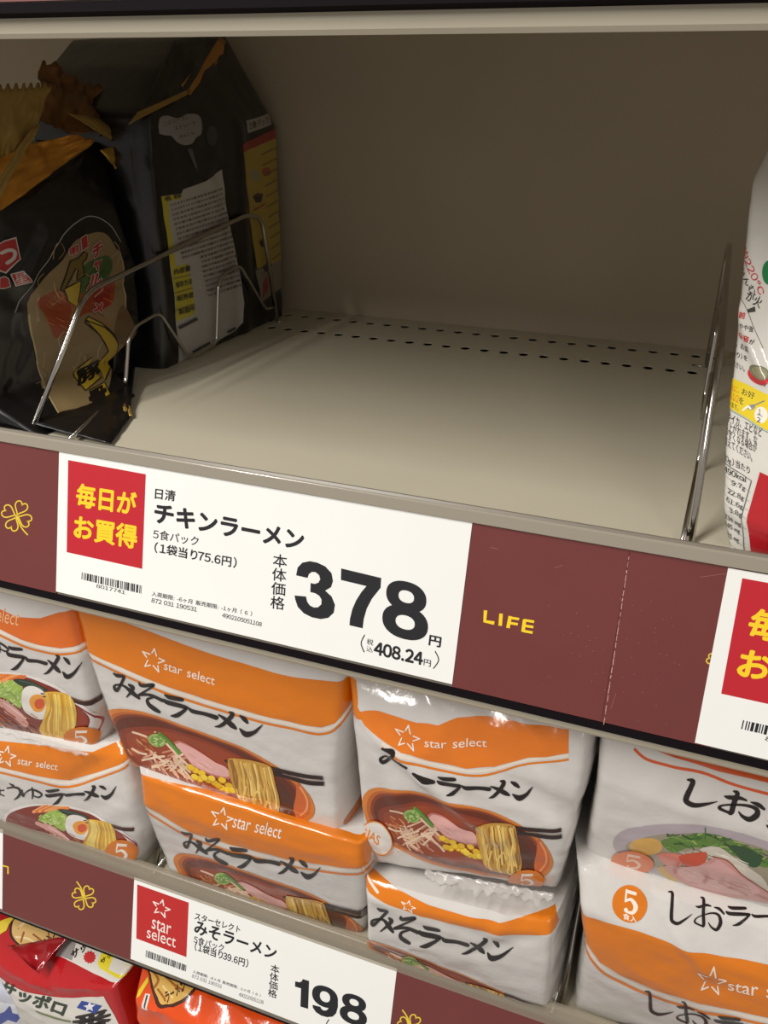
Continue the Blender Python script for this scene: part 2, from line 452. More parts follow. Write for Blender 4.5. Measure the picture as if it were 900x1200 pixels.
S_LOW = shelf(ZL, 'cream shelf carrying the white and orange noodle packs', 0.0135, clear=True, s_bot=-0.0892)
S_BOT = shelf(ZB, 'lowest cream shelf under the red and orange noodle packs', 0.006)

# ------------------------------------------------------------------ price rail cards
RED = (188, 34, 46); YEL = (244, 206, 40); BLK = (34, 34, 38); YLINE = (224, 196, 62)
def rail_surface(z): return Flat(Vector((0, 0, z)) + RN * 0.0006, Vector((1, 0, 0)), -RUP)
def rail_uv(z):
    q = Vector((0, 0, z))
    def f(x, y):
        p = on_plane((x, y), RN, q) - q; return (p.x, -p.dot(RUP))
    return f
def rail_card(name, z, x0, x1, s0, s1, m, label, cat, lift=0.0, group=None):
    q = Vector((0, 0, z)) + RN * lift; V = []
    for n in (0.0006, 0.0001):
        for x, sv in ((x0, s0), (x1, s0), (x1, s1), (x0, s1)): V.append(q + Vector((x, 0, 0)) + RUP * sv + RN * n)
    o = mesh_obj(name, V, [(3, 2, 1, 0), (4, 5, 6, 7), (0, 1, 5, 4), (1, 2, 6, 5), (2, 3, 7, 6), (3, 0, 4, 7)], m)
    bm = bmesh.new(); bm.from_mesh(o.data); bmesh.ops.recalc_face_normals(bm, faces=bm.faces[:]); bm.to_mesh(o.data); bm.free()
    return tag(o, label, cat, group)
def child_art(art, name, surf, parent, label=None):
    o = art.build(name, surf, getattr(surf, 'wrap', None) or parent, label)
    return o
SEG = {'3': [((22, 73, 25), (30, 90, 26), (50, 98, 27), (72, 92, 27), (80, 73, 28), (70, 56, 26), (48, 52, 22)), ((48, 52, 22), (72, 48, 26), (84, 29, 30), (72, 8, 28), (48, 1, 27), (26, 9, 26), (17, 27, 26))]}
def digit(A, ch, bl, br, tl, col):
    def P(x, y): return (bl[0] + (br[0] - bl[0]) * x / 100 + (tl[0] - bl[0]) * y / 100, bl[1] + (br[1] - bl[1]) * x / 100 + (tl[1] - bl[1]) * y / 100)
    base = A.f; A.f = lambda x, y: base(*P(x, y))
    if ch == '3':
        A.poly([(2, 69), (5, 84), (16, 95), (34, 101), (52, 101.5), (72, 98), (88, 88), (92, 74), (88, 62), (74, 53), (90, 45), (99, 31), (97, 16), (84, 4), (66, -1.5), (44, -2), (24, 2), (9, 11), (2, 24), (0, 31),
                (28, 34), (31, 25), (38, 19), (48, 17), (58, 19), (66, 26), (66, 35), (60, 41), (50, 44), (38, 44), (38, 61), (48, 61), (57, 65), (61, 72), (58, 79), (49, 83), (40, 82), (33, 77), (30, 69)], col)
    elif ch == '7':
        A.poly([(2, 99), (2, 78), (64, 78), (52, 65), (40, 48), (31, 30), (26, 12), (25, 0), (57, 0), (59, 17), (66, 38), (78, 58), (98, 81), (99, 99)], col)
    elif ch == '1':
        A.poly([(0, 84), (0, 65), (42, 65), (42, 0), (96, 0), (96, 100), (52, 100), (45, 91), (30, 85)], col)
    else:
        def ring(c, ro, ri):
            n = 36; V = []; T = []
            for k in range(n):
                a = 2 * math.pi * k / n
                sx = lambda t: math.copysign(abs(math.cos(t)) ** 0.9, math.cos(t)); sy = lambda t: math.copysign(abs(math.sin(t)) ** 0.9, math.sin(t))
                V += [(c[0] + ro[0] * sx(a), c[1] + ro[1] * sy(a)), (c[0] + ri[0] * sx(a), c[1] + ri[1] * sy(a))]
                k2 = (k + 1) % n; T += [(2 * k, 2 * k + 1, 2 * k2 + 1), (2 * k, 2 * k2 + 1, 2 * k2)]
            A.add(V, T, col)
        if ch == '8':
            ring((50, 74.5), (44, 27), (17, 11)); ring((50, 28.5), (50, 30), (21, 12.5))
        if ch == '9':
            ring((48, 66), (48, 36), (19, 18))
            A.poly([(96, 66), (97, 44), (92, 22), (80, 7), (60, -1), (38, -2), (18, 4), (6, 16), (4, 25), (33, 27), (38, 20), (46, 18), (56, 21), (63, 30), (66, 44), (66, 60)], col)
        if ch == '0':
            ring((50, 50), (49, 52), (20, 31))
    A.f = base
def hearts(A, cx, cy, r, rot, col, w):
    for k in range(4):
        a = math.radians(rot + 90 * k); P = []
        for i in range(25):
            t = 2 * math.pi * i / 24; hx = 16 * math.sin(t) ** 3; hy = 13 * math.cos(t) - 5 * math.cos(2 * t) - 2 * math.cos(3 * t) - math.cos(4 * t)
            lx, ly = hx / 17 * r * 0.46, (hy + 17) / 29 * r * 0.95 + r * 0.06
            P.append((cx + lx * math.cos(a) - ly * math.sin(a), cy + lx * math.sin(a) + ly * math.cos(a)))
        A.stroke(P, col, w, k=1)
        A.stroke([(cx, cy), (cx + math.cos(math.radians(rot + 42)) * r * 0.8, cy + math.sin(math.radians(rot + 42)) * r * 0.8), (cx + math.cos(math.radians(rot + 34)) * r * 1.45, cy + math.sin(math.radians(rot + 34)) * r * 1.45)], col, w)
def star_logo(A, cx, cy, r, rot, col, w, squash=1.0, skew=0.0):
    T = [(math.cos(math.radians(rot - 90 + 72 * k)), math.sin(math.radians(rot - 90 + 72 * k))) for k in range(5)]
    I = [(0.42 * math.cos(math.radians(rot - 54 + 72 * k)), 0.42 * math.sin(math.radians(rot - 54 + 72 * k))) for k in range(5)]
    P = lambda q: (cx + r * q[0], cy + r * q[1] * squash + skew * r * q[0])
    mixp = lambda a, b, t: (a[0] + (b[0] - a[0]) * t, a[1] + (b[1] - a[1]) * t)
    for k in range(5):
        A.stroke([P(T[k]), P(mixp(T[k], I[k], 0.88))], col, w); A.stroke([P(T[k]), P(mixp(T[k], I[k - 1], 0.72))], col, w)
def barcode(A, tl, bl, tr, br, col, n=34, seed=1):
    rnd = random.Random(seed); x = 0.0; W = []
    while x < 1: w = rnd.choice((0.012, 0.012, 0.02, 0.03)); W.append((x, min(1, x + w))); x += w + rnd.choice((0.01, 0.014, 0.024))
    mixp = lambda a, b, t: (a[0] + (b[0] - a[0]) * t, a[1] + (b[1] - a[1]) * t)
    for a, b in W: A.poly([mixp(tl, tr, a), mixp(tl, tr, b), mixp(bl, br, b), mixp(bl, br, a)], col)

fm, sm = rail_uv(ZM), rail_surface(ZM); ZLR = -0.404
fl, sl = rail_uv(ZLR), rail_surface(ZLR)
SB = -0.1028
XSEAM = fm(736.5, 655)[0]
# --- middle rail
s1 = rail_card('rail_strip', ZM, -0.78, -0.3905, -0.0022, SB, BURG, 'burgundy rail strip with yellow clover, left of the 378 price card', 'rail strip')
A = Art(fm); k1 = cr((0, 480), 4.5); c = k1(92, 560); hearts(A, c[0], c[1], 17.5, 26, YLINE, 1.5); child_art(A, 'clover_emblem', sm, s1)
s2 = rail_card('rail_strip', ZM, -0.1040, XSEAM - 0.0001, -0.0022, SB, BURG, 'burgundy rail strip with yellow four-letter shop lettering, right of the 378 card', 'rail strip')
A = Art(fm); k2 = cr((560, 600), 4.5)
for pts in (((42, 517), (38, 574), (88, 584)), ((124, 534), (119, 598)), ((172, 547), (160, 610)), ((168, 555), (219, 563)), ((165, 583), (212, 590)), ((248, 565), (239, 630)), ((244, 568), (298, 577)), ((244, 597), (294, 605)), ((240, 625), (290, 634))):
    A.stroke([k2(*p) for p in pts], YEL, 4.2 if len(pts) > 2 or abs(pts[0][0] - pts[1][0]) < 16 else 3.0, k=1, cap=False)
child_art(A, 'shop_lettering', sm, s2)
A = Art(fm)
rnd = random.Random(3); y = 652.0
while y < 843:
    L = rnd.uniform(2, 9); x = 737.5 - (y - 650) * 0.1505
    A.stroke([(x, y), (x - L * 0.15 + rnd.uniform(-.3, .3), y + L)], (196, 150, 140), rnd.uniform(0.5, 1.2), cap=False); y += L + rnd.uniform(0, 4)
for a, b in (((651, 665), (660, 662)), ((575, 641), (584, 643)), ((716, 830), (722, 812)), ((820, 676), (850, 672))): A.stroke([a, b], (150, 92, 86), 0.7)
for _ in range(46):
    x, y = rnd.uniform(640, 800), rnd.uniform(700, 850); A.ell((x, y), 0.5, 0.5, (170, 116, 108), n=6)
child_art(A, 'scuff_marks', sm, s2)['kind'] = 'stuff'
s3 = rail_card('rail_strip', ZM, XSEAM + 0.0001, 0.0400, -0.0022, SB, BURG, 'plain burgundy rail strip between the creased joint and the right-hand price card', 'rail strip')
A = Art(fm); hearts(A, 842, 776, 14, 26, YLINE, 1.6); child_art(A, 'clover_emblem', sm, s3)

def price_card(z, x0, x1, s0, s1_, label): return rail_card('price_card', z, x0, x1, s0, s1_, CARDW, label, 'price card', lift=0.0004, group=None)
def lifted(z): return Flat(Vector((0, 0, z)) + RN * 0.0010, Vector((1, 0, 0)), -RUP)
smc = lifted(ZM)
pc = price_card(ZM, -0.3903, -0.1042, -0.0028, -0.1012, 'white price card reading 378 yen with a red corner panel')
kA, kB, kC = cr((0, 480), 4.5), cr((160, 520), 3.75), cr((300, 600), 3.4615)
def panel378(f, dx):
    g = (lambda x, y: (f(x, y)[0] + dx, f(x, y)[1]))
    A = Art(g, 0.00006); A.poly([kA(365, 265), kA(774, 340), kA(755, 838), kA(357, 750)], RED)
    A.text('毎日が', kA(407, 506), kA(718, 558), kA(414, 388), YEL, 0.035); A.text('お買得', kA(395, 674), kA(722, 732), kA(402, 556), YEL, 0.035)
    B = Art(g); barcode(B, kA(437, 856), kA(435, 893), kA(752, 925), kA(750, 968), BLK); B.text('8017741', kA(513, 936), kA(665, 972), kA(515, 917), BLK)
    return A, B
A, B = panel378(fm, 0); child_art(A, 'discount_panel', smc, pc, 'red panel with yellow lettering'); child_art(B, 'barcode', smc, pc)
A = Art(fm)
A.text('日清', kB(85, 240), kB(173, 252), kB(88, 194), BLK, 0.02)
A.text('チキンラーメン', kB(83, 342), kB(733, 466), kB(89, 260), BLK, 0.045)
A.text('5食パック', kB(76, 415), kB(275, 449), kB(79, 373), BLK, 0.008)
A.text('（1袋当り75.6円）', kB(82, 476), kB(441, 545), kB(86, 430), BLK, 0.02)
for i, ch in enumerate('本体価格'):
    x, y = 602 - 3.6 * i, 536 + 61.5 * i; A.text(ch, kB(x, y), kB(x + 61, y + 9), kB(x + 3, y - 56), BLK, 0.008)
child_art(A, 'product_lettering', smc, pc)
A = Art(fm)
digit(A, '3', kC(157, 404), kC(322, 442), kC(165, 187), BLK); digit(A, '7', kC(340, 447), kC(507, 487), kC(345, 224), BLK); digit(A, '8', kC(512, 488), kC(697, 532), kC(522, 262), BLK)
A.text('円', kC(703, 537), kC(749, 547), kC(708, 497), BLK, 0.035)
A.stroke([kC(443, 497), kC(429, 530), kC(441, 565)], BLK, 1.2); A.stroke([kC(729, 563), kC(743, 598), kC(722, 632)], BLK, 1.2)
A.text('税', kC(451, 534), kC(477, 540), kC(453, 510), BLK); A.text('込', kC(450, 562), kC(475, 568), kC(452, 540), BLK)
A.text('408.24', kC(481, 574), kC(676, 618), kC(485, 524), BLK, 0.05); A.text('円', kC(682, 619), kC(710, 626), kC(684, 593), BLK, 0.01)
child_art(A, 'price_figures', smc, pc)
A = Art(fm); G = (70, 70, 74)
A.text('入荷期限: -6ヶ月　販売期限: -1ヶ月　（ 6 ）', kB(70, 667), kB(510, 756), kB(72, 646), G, 0.012)
A.text('872 031 190531', kB(69, 695), kB(268, 736), kB(71, 676), G, 0.02); A.text('4902105051108', kB(379, 760), kB(552, 801), kB(382, 742), G, 0.02)
child_art(A, 'fine_print', smc, pc)
pr = price_card(ZM, 0.0325, 0.3186, -0.0036, -0.1020, 'white price card with red panel at the right end of the shelf edge')
A, B = panel378(fm, 0.4228); child_art(A, 'discount_panel', smc, pr, 'red panel with yellow lettering'); child_art(B, 'barcode', smc, pr)

o = rail_card('rail_strip', ZU, -0.9, 0.4, -0.0022, SB, BURG, 'burgundy rail strip cut off by the top edge of the photo', 'rail strip')
# --- lower rail
k3, k4 = cr((0, 940), 2.5714), cr((150, 1020), 2.5714)
xl = [fl(*p)[0] for p in ((4, 1010), (156, 1075), (462, 1165))]; SBL = -0.0865
slc = lifted(ZLR)
o = rail_card('rail_strip', ZLR, xl[0] - 0.005, xl[1] + 0.002, -0.002, SBL - 0.002, BURG, 'lower burgundy rail strip with yellow clover, left of the 198 card', 'rail strip')
A = Art(fl); A.stroke([(4, 1014), (10, 1015.5), (10, 1023)], YLINE, 1.8, k=1); hearts(A, 99, 1051.5, 14, 212, YLINE, 1.5); child_art(A, 'clover_emblem', rail_surface(ZLR), o)
o = rail_card('rail_strip', ZLR, xl[2] - 0.002, 0.3, -0.002, SBL - 0.002, BURG, 'burgundy rail strip with yellow clover, right of the 198 price card', 'rail strip')
A = Art(fl); hearts(A, 481, 1203, 15, 212, YLINE, 1.6); child_art(A, 'clover_emblem', rail_surface(ZLR), o)
o = price_card(ZLR, xl[0] - 0.25, xl[0], -0.002, SBL, 'sliver of a white price card at the far left of the lower rail')
pl = price_card(ZLR, xl[1], xl[2], -0.0035, SBL, 'white price card reading 198 with red panel and white star outline')
A = Art(fl, 0.00006); W = (240, 232, 224); RED2 = (186, 44, 44)
A.poly([k4(30, 40), k4(185, 95), k4(178, 259), k4(27, 203)], RED2)
star_logo(A, *k4(102, 112), 10.5, 10, W, 1.3, 1.0, 0.3); A.text('star', k4(73, 172), k4(130, 194), k4(76, 139), W); A.text('select', k4(58, 200), k4(145, 231), k4(61, 165), W)
child_art(A, 'logo_panel', slc, pl, 'red panel with white star outline')
A = Art(fl); barcode(A, k4(57, 238), k4(55, 258), k4(178, 283), k4(176, 302), BLK, seed=4); child_art(A, 'barcode', slc, pl)
A = Art(fl)
A.text('スターセレクト', k3(588, 350), k3(724, 392), k3(591, 330), BLK, 0.02); A.text('みそラーメン', k3(587, 392), k3(831, 474), k3(592, 354), BLK, 0.035)
A.text('5食パック', k3(585, 421), k3(675, 449), k3(588, 399), BLK, 0.01); A.text('（1袋当り39.6円）', k3(588, 444), k3(748, 497), k3(591, 419), BLK, 0.02)
for i, ch in enumerate('本体価格'):
    x, y = 817 - 2.6 * i, 508 + 24.5 * i; A.text(ch, k3(x, y), k3(x + 26, y + 8), k3(x + 1, y - 24), BLK, 0.01)
child_art(A, 'product_lettering', slc, pl)
A = Art(fl); digit(A, '1', k4(503, 402), k4(546, 415), k4(506, 318), BLK); digit(A, '9', k4(553, 423), k4(634, 449), k4(558, 336), BLK); digit(A, '8', k4(638, 447), k4(720, 473), k4(643, 360), BLK)
A.stroke([k4(607, 447), k4(599, 462), k4(604, 485)], BLK, 1.2); child_art(A, 'price_figures', slc, pl)
A = Art(fl); A.text('入荷期限: -6ヶ月　販売期限: -1ヶ月　（ 6 ）', k4(196, 306), k4(400, 379), k4(198, 297), G, 0.01); A.text('872 031 190531', k4(194, 320), k4(284, 353), k4(196, 310), G); A.text('4902105051108', k4(335, 376), k4(409, 401), k4(337, 365), G); child_art(A, 'fine_print', slc, pl)

# ------------------------------------------------------------------ chromed wire dividers
def divider(A0, B0, z, label, scale=1.0, r=0.0021, zig_front=0.04):
    """A0 front foot, B0 rear foot (x,y); wire loop with a zigzag wire inside"""
    a, b = Vector((A0[0], A0[1], z)), Vector((B0[0], B0[1], z)); d = (b - a); L = d.length; e = d.normalized(); k = L / 0.3424
    P = lambda y, h, off=0.0: a + e * ((y - 0.0116) * k) + Vector((off, 0, h * scale))
    t = empty('wire_divider', a, label, 'shelf divider', 'chromed wire shelf dividers')
    tube('outer_frame', fillet([P(0.0116, 0.001), P(0.0842, 0.0835), P(0.3095, 0.1105), P(0.3345, 0.104), P(0.3539, 0.0015)], 0.016), r, CHROME, t)
    zg = [P(0.001, 0.0040, zig_front), P(0.1135, 0.0040), P(0.1245, 0.040), P(0.135, 0.0475), P(0.166, 0.0515), P(0.2, 0.004), P(0.243, 0.006), P(0.253, 0.057), P(0.263, 0.0645), P(0.291, 0.068), P(0.333, 0.0175), P(0.3505, 0.0175)]
    tube('zigzag_wire', fillet(zg, 0.008), r * 0.72, CHROME, t)
    f = b + Vector((0, 0, 0.0009)); tube('rear_foot', [f + Vector((-0.012, 0, 0)), f + Vector((0.004, 0, 0))], 0.0009, CHROME, t)
    return t
divider((-0.4241, 0.0116), (-0.4078, 0.3536), ZM, 'chromed wire divider on the left, in front of the black packs')
divider((0.0123, 0.0116), (0.0085, 0.3536), ZM, 'chromed wire divider seen edge-on beside the white flour bag', zig_front=-0.004)
#==PACKS==
# ------------------------------------------------------------------ noodle packs: printed designs
WHITE = (207, 203, 199); ORANGE = (215, 118, 18); INKB = (28, 20, 18); PALE = (226, 214, 200)
T1 = cr((130, 770), 4.5)
MISO = {'み': [((35, 68, 6), (55, 78, 12), (85, 80, 10), (90, 90, 10), (70, 130, 9), (50, 158, 12), (38, 150, 10), (38, 134, 8), (60, 126, 6), (95, 135, 8), (135, 170, 14), (168, 198, 8)), ((118, 125, 8), (135, 140, 14), (125, 165, 10), (103, 192, 4))],
        'そ': [((173, 112, 6), (185, 128, 12), (240, 122, 11), (248, 128, 8), (200, 160, 7), (168, 180, 9)), ((168, 180, 9), (230, 178, 10), (297, 205, 12)), ((245, 190, 6), (213, 203, 9), (220, 228, 12), (250, 250, 14), (277, 265, 10))]}
RAMEN = [((312, 172, 6), (335, 185, 14), (395, 198, 12), (405, 202, 6)), ((303, 200, 8), (325, 215, 15), (415, 238, 14), (420, 246, 10), (400, 265, 12), (370, 283, 14), (340, 285, 4)),
         ((435, 240, 5), (455, 258, 14), (520, 272, 12), (580, 292, 14)), ((648, 262, 5), (665, 275, 14), (635, 310, 13), (600, 335, 11), (572, 340, 3)), ((592, 278, 5), (625, 300, 12), (660, 330, 16), (682, 348, 8)),
         ((705, 282, 6), (725, 298, 14), (742, 318, 8)), ((703, 350, 5), (735, 378, 18), (775, 370, 13), (805, 345, 7), (822, 328, 2))]
def affine(src, dst):
    """2-D map through three point pairs"""
    (x0, y0), (x1, y1), (x2, y2) = src; (u0, v0), (u1, v1), (u2, v2) = dst
    d = (x1 - x0) * (y2 - y0) - (x2 - x0) * (y1 - y0)
    def f(x, y):
        a = ((x - x0) * (y2 - y0) - (x2 - x0) * (y - y0)) / d; b = ((x1 - x0) * (y - y0) - (x - x0) * (y1 - y0)) / d
        return (u0 + a * (u1 - u0) + b * (u2 - u0), v0 + a * (v1 - v0) + b * (v2 - v0))
    return f
def brush(A, strokes, g, k):                     # g maps stroke coordinates to trace coordinates, k scales widths
    for st in strokes: A.stroke([g(p[0], p[1]) + (p[2] * k * 1.65,) for p in st], INKB, k=5)
def lines(A, pts, gap=5.0, white=PALE, w1=4.0, w2=2.6, under=ORANGE):
    """white hairline and orange hairline that follow a band's lower edge"""
    A.stroke([(x, y + gap * 0.5) for x, y in pts], white, w1, k=4, cap=False); A.stroke([(x, y + gap * 1.4) for x, y in pts], under, w2, k=4, cap=False)
def strand(A, rnd, g, pts, cols, w, n, jit):
    for _ in range(n):
        ox, oy = rnd.uniform(-jit, jit), rnd.uniform(-jit * 0.5, jit * 0.5)
        A.stroke([g(x + ox + rnd.uniform(-1, 1), y + oy) for x, y in pts], rnd.choice(cols), w * rnd.uniform(0.7, 1.2), k=3)
def miso_bowl(A, g, k=1.0, seed=1):
    """bowl of miso noodles, traced in the upper-left pack's own frame"""
    rnd = random.Random(seed); G_ = lambda P: [g(*p) for p in P]
    out = [(121, 846), (123, 836), (132, 829), (148, 826.5), (165, 828), (185, 833), (215, 843), (248, 855), (279, 866), (297, 874), (315, 884), (332, 895), (350, 909), (362, 923), (370, 938), (371, 949), (364, 957), (350, 960), (334, 957), (300, 952), (250, 938), (200, 918), (165, 900), (145, 886), (131, 869), (124, 856)]
    A.poly(G_(out), (204, 120, 46), 3)
    ins = lambda f, dx=0, dy=0: [(246 + (x - 246) * f + dx, 893 + (y - 893) * f + dy) for x, y in out]
    A.poly(G_(ins(0.945)), (178, 92, 36), 3); A.poly(G_(ins(0.91, 1, 0)), (128, 56, 26), 3); A.poly(G_(ins(0.875, 1, 0.5)), (98, 40, 22), 3)
    soup = [(143, 856), (150, 850), (170, 847), (195, 848), (225, 855), (255, 866), (290, 883), (318, 902), (338, 924), (345, 942), (334, 950), (300, 944), (250, 929), (200, 910), (162, 890), (148, 872)]
    A.poly(G_(soup), (132, 52, 26), 3); A.poly(G_([(246 + (x - 246) * 0.93, 895 + (y - 895) * 0.9) for x, y in soup]), (148, 62, 30), 3)
    A.poly(G_([(352, 912), (362, 926), (367, 940), (364, 951), (352, 955), (347, 944), (350, 928)]), (200, 98, 46), 3)
    A.stroke(G_([(355, 918), (362, 932), (362, 944), (355, 951)]), (226, 150, 96), 2.2 * k)
    A.poly(G_([(330, 908), (343, 925), (347, 942), (336, 951), (328, 948), (326, 925)]), (84, 42, 26), 2)
    c2, c3 = cr((110, 810), 6), cr((230, 860), 5.294)
    for _ in range(26):                                             # glints of broth around the sprouts
        x, y = rnd.uniform(255, 420), rnd.uniform(290, 420); a = rnd.uniform(0.3, 1.0)
        A.stroke([g(*c2(x, y)), g(*c2(x + 45 * math.cos(a), y + 45 * math.sin(a)))], rnd.choice([(200, 120, 70), (176, 92, 50), (214, 150, 100)]), 1.2 * k)
    for _ in range(46):                                             # bean sprouts
        x, y = rnd.uniform(370, 640), rnd.uniform(385, 540); y = max(y, 330 + (x - 300) * 0.35); a = rnd.choice([rnd.uniform(-0.6, -0.2), rnd.uniform(0.5, 1.2)]); L = rnd.uniform(60, 130)
        p = [(x, y), (x + L / 2 * math.cos(a) + rnd.uniform(-6, 6), y + L / 2 * math.sin(a) + rnd.uniform(-6, 6)), (x + L * math.cos(a), y + L * math.sin(a))]
        A.stroke([g(*c2(*q)) for q in p], rnd.choice([(226, 184, 158), (236, 206, 178), (212, 160, 132), (222, 192, 150), (198, 132, 104)]), rnd.uniform(1.4, 2.9) * k, k=3)
    for p in (((360, 465), (440, 445), (520, 430)), ((430, 512), (500, 490), (550, 460)), ((540, 340), (620, 420), (700, 500)), ((560, 532), (600, 500), (640, 455)), ((300, 262), (350, 275), (395, 292)), ((290, 385), (340, 410), (390, 420)), ((600, 470), (660, 530), (720, 600))):
        A.stroke([g(*c2(*q)) for q in p], (232, 200, 172), 2.6 * k, k=3)
    A.ell(g(*c2(470, 318)), 10.5 * k, 8 * k, (150, 176, 92), 15); A.ell(g(*c2(468, 322)), 7.5 * k, 5.6 * k, (112, 150, 66), 15)
    for _ in range(22): x, y = rnd.gauss(470, 30), rnd.gauss(322, 20); A.ell(g(*c2(x, y)), 1.3 * k, 0.9 * k, rnd.choice([(176, 200, 120), (88, 128, 52), (200, 214, 150)]), n=8)
    A.stroke([g(*c2(*q)) for q in ((492, 268), (560, 325), (628, 402))], (96, 142, 52), 4.4 * k); A.stroke([g(*c2(*q)) for q in ((500, 268), (570, 325), (630, 385))], (62, 108, 40), 1.3 * k)
    ham = [(209, 866), (211, 863.5), (215, 862.5), (227, 868), (243, 878), (258, 888), (268, 892.5), (273, 898), (274, 907), (258, 905), (241, 897.5), (230, 891), (221, 880)]
    A.poly(G_(ham), (190, 112, 104), 3); A.poly(G_([(244 + (x - 244) * 0.95, 885 + (y - 885) * 0.88) for x, y in ham]), (222, 168, 162), 3)
    for _ in range(14):
        x = rnd.uniform(222, 262); y = 868 + (x - 215) * 0.58 + rnd.uniform(2, 11); A.stroke([g(x, y), g(x + 7, y + 4)], rnd.choice([(232, 186, 178), (210, 150, 146)]), 0.9 * k)
    for x, y in ((20, 195), (60, 212), (-8, 178), (45, 250), (15, 238), (100, 255), (140, 275), (75, 240), (185, 255), (120, 245), (225, 290), (180, 305), (215, 318), (245, 320), (160, 290)):
        q = c3(x, y); A.ell(g(q[0], q[1] + 0.5), 5 * k, 3.9 * k, (196, 140, 20), 25, 14); A.ell(g(*q), 4.5 * k, 3.3 * k, rnd.choice([(238, 196, 34), (246, 212, 60), (226, 180, 28)]), 25, 14)
    A.stroke([g(*c3(*q)) for q in ((487, 180), (560, 200), (640, 222), (720, 240), (800, 250))], (44, 24, 20), 4.6 * k, cap=False)
    A.stroke([g(*c3(*q)) for q in ((505, 212), (590, 235), (660, 262), (730, 280), (805, 288))], (38, 20, 18), 4.8 * k, cap=False)
    A.stroke([g(*c3(*q)) for q in ((560, 216), (640, 240), (720, 262), (800, 270))], (150, 120, 104), 0.7 * k)
    A.stroke([g(*c3(205, 135)), g(*c3(240, 152))], (44, 24, 20), 2 * k)
    body = [(222, 128), (245, 118), (300, 122), (360, 130), (440, 148), (485, 172), (500, 215), (512, 280), (528, 345), (536, 420), (520, 475), (490, 484), (440, 455), (380, 440), (330, 420), (285, 390), (262, 330), (238, 255), (224, 190)]
    A.poly([g(*c3(*p)) for p in body], (190, 142, 62), 2)
    for i in range(46):                                             # hanging noodle strands
        t = rnd.random(); x0 = 235 + t * 245; y0 = 122 + t * 48 + rnd.uniform(0, 20); x1 = 265 + t * 255 + rnd.uniform(-14, 14); y1 = 350 + t * 110 + rnd.uniform(-50, 20)
        P = [(x0, y0), (x0 + 16 + rnd.uniform(-8, 8), y0 + (y1 - y0) * 0.35), (x1 - 8 + rnd.uniform(-10, 10), y0 + (y1 - y0) * 0.7), (x1, y1)]
        A.stroke([g(*c3(*p)) for p in P], rnd.choice([(226, 186, 96), (236, 204, 120), (206, 160, 72), (176, 126, 50), (216, 174, 86), (150, 100, 40)]), rnd.uniform(1.5, 2.6) * k, k=4)
    for P in (((400, 440), (370, 400), (380, 350), (410, 320)), ((470, 380), (440, 430), (460, 460), (510, 470)), ((330, 300), (310, 370), (330, 415))): A.stroke([g(*c3(*p)) for p in P], (232, 194, 106), 2.2 * k, k=4)
def portion5(A, c, rx, ry, sub=None, slant=0.12, col=ORANGE, fg=(240, 230, 218)):
    A.ell(c, rx, ry, col, 0, 36)
    s = ry / 13.0; P = lambda x, y: (c[0] + x * rx / 13.0, c[1] + y * s + x * slant * s)
    A.stroke([P(5, -8), P(-2.4, -8)], fg, 2.5 * s, k=1, cap=False); A.stroke([P(-2.4, -9), P(-3.2, -1)], fg, 1.3 * s, k=1)
    A.stroke([P(-3.2, -1) + (1.4 * s,), P(1, -3) + (2.2 * s,), P(4.4, 1) + (3.2 * s,), P(2.2, 5.4) + (2.4 * s,), P(-3, 5.6) + (1.4 * s,)], fg, k=5); A.ell(P(-2.8, 4.6), 1.4 * s, 1.4 * s, fg)
    if sub: A.text(sub, P(-5, 11.5), P(5.4, 11.8), P(-5, 7), fg, 0.02)
def shop_logo(A, sc, r, rot, bl, br, tl, col=(238, 222, 206), w=1.6, sq=1.0, skew=0.25):
    star_logo(A, sc[0], sc[1], r, rot, col, w, sq, skew); A.text('star select', bl, br, tl, col, 0.008)
def noodle_pack(loc_bag, label, group, filmcol=WHITE, rough=0.2):
    b = loc_bag; P = [p for r in b.G for p in r]; base = Vector((sum(p.x for p in P) / len(P), sum(p.y for p in P) / len(P), min(p.z for p in P)))
    t = empty('noodle_pack', base, label, 'noodle pack', group)
    return t
FI = lambda c: mat('print_%d_%d_%d' % tuple(c[:3]), c, 0.19, 0.5, 0, 0.4, 0.5, 55)
def clear_film():
    m = bpy.data.materials.new('clear_seal_film'); m.use_nodes = True; nt = m.node_tree; b = nt.nodes['Principled BSDF']; out = nt.nodes['Material Output']
    b.inputs['Base Color'].default_value = lin((214, 208, 204)); b.inputs['Roughness'].default_value = 0.12
    t = nt.nodes.new('ShaderNodeBsdfTransparent'); x = nt.nodes.new('ShaderNodeMixShader'); x.inputs[0].default_value = 0.34
    nt.links.new(t.outputs[0], x.inputs[1]); nt.links.new(b.outputs[0], x.inputs[2]); nt.links.new(x.outputs[0], out.inputs[0]); return m
SEAL = clear_film()
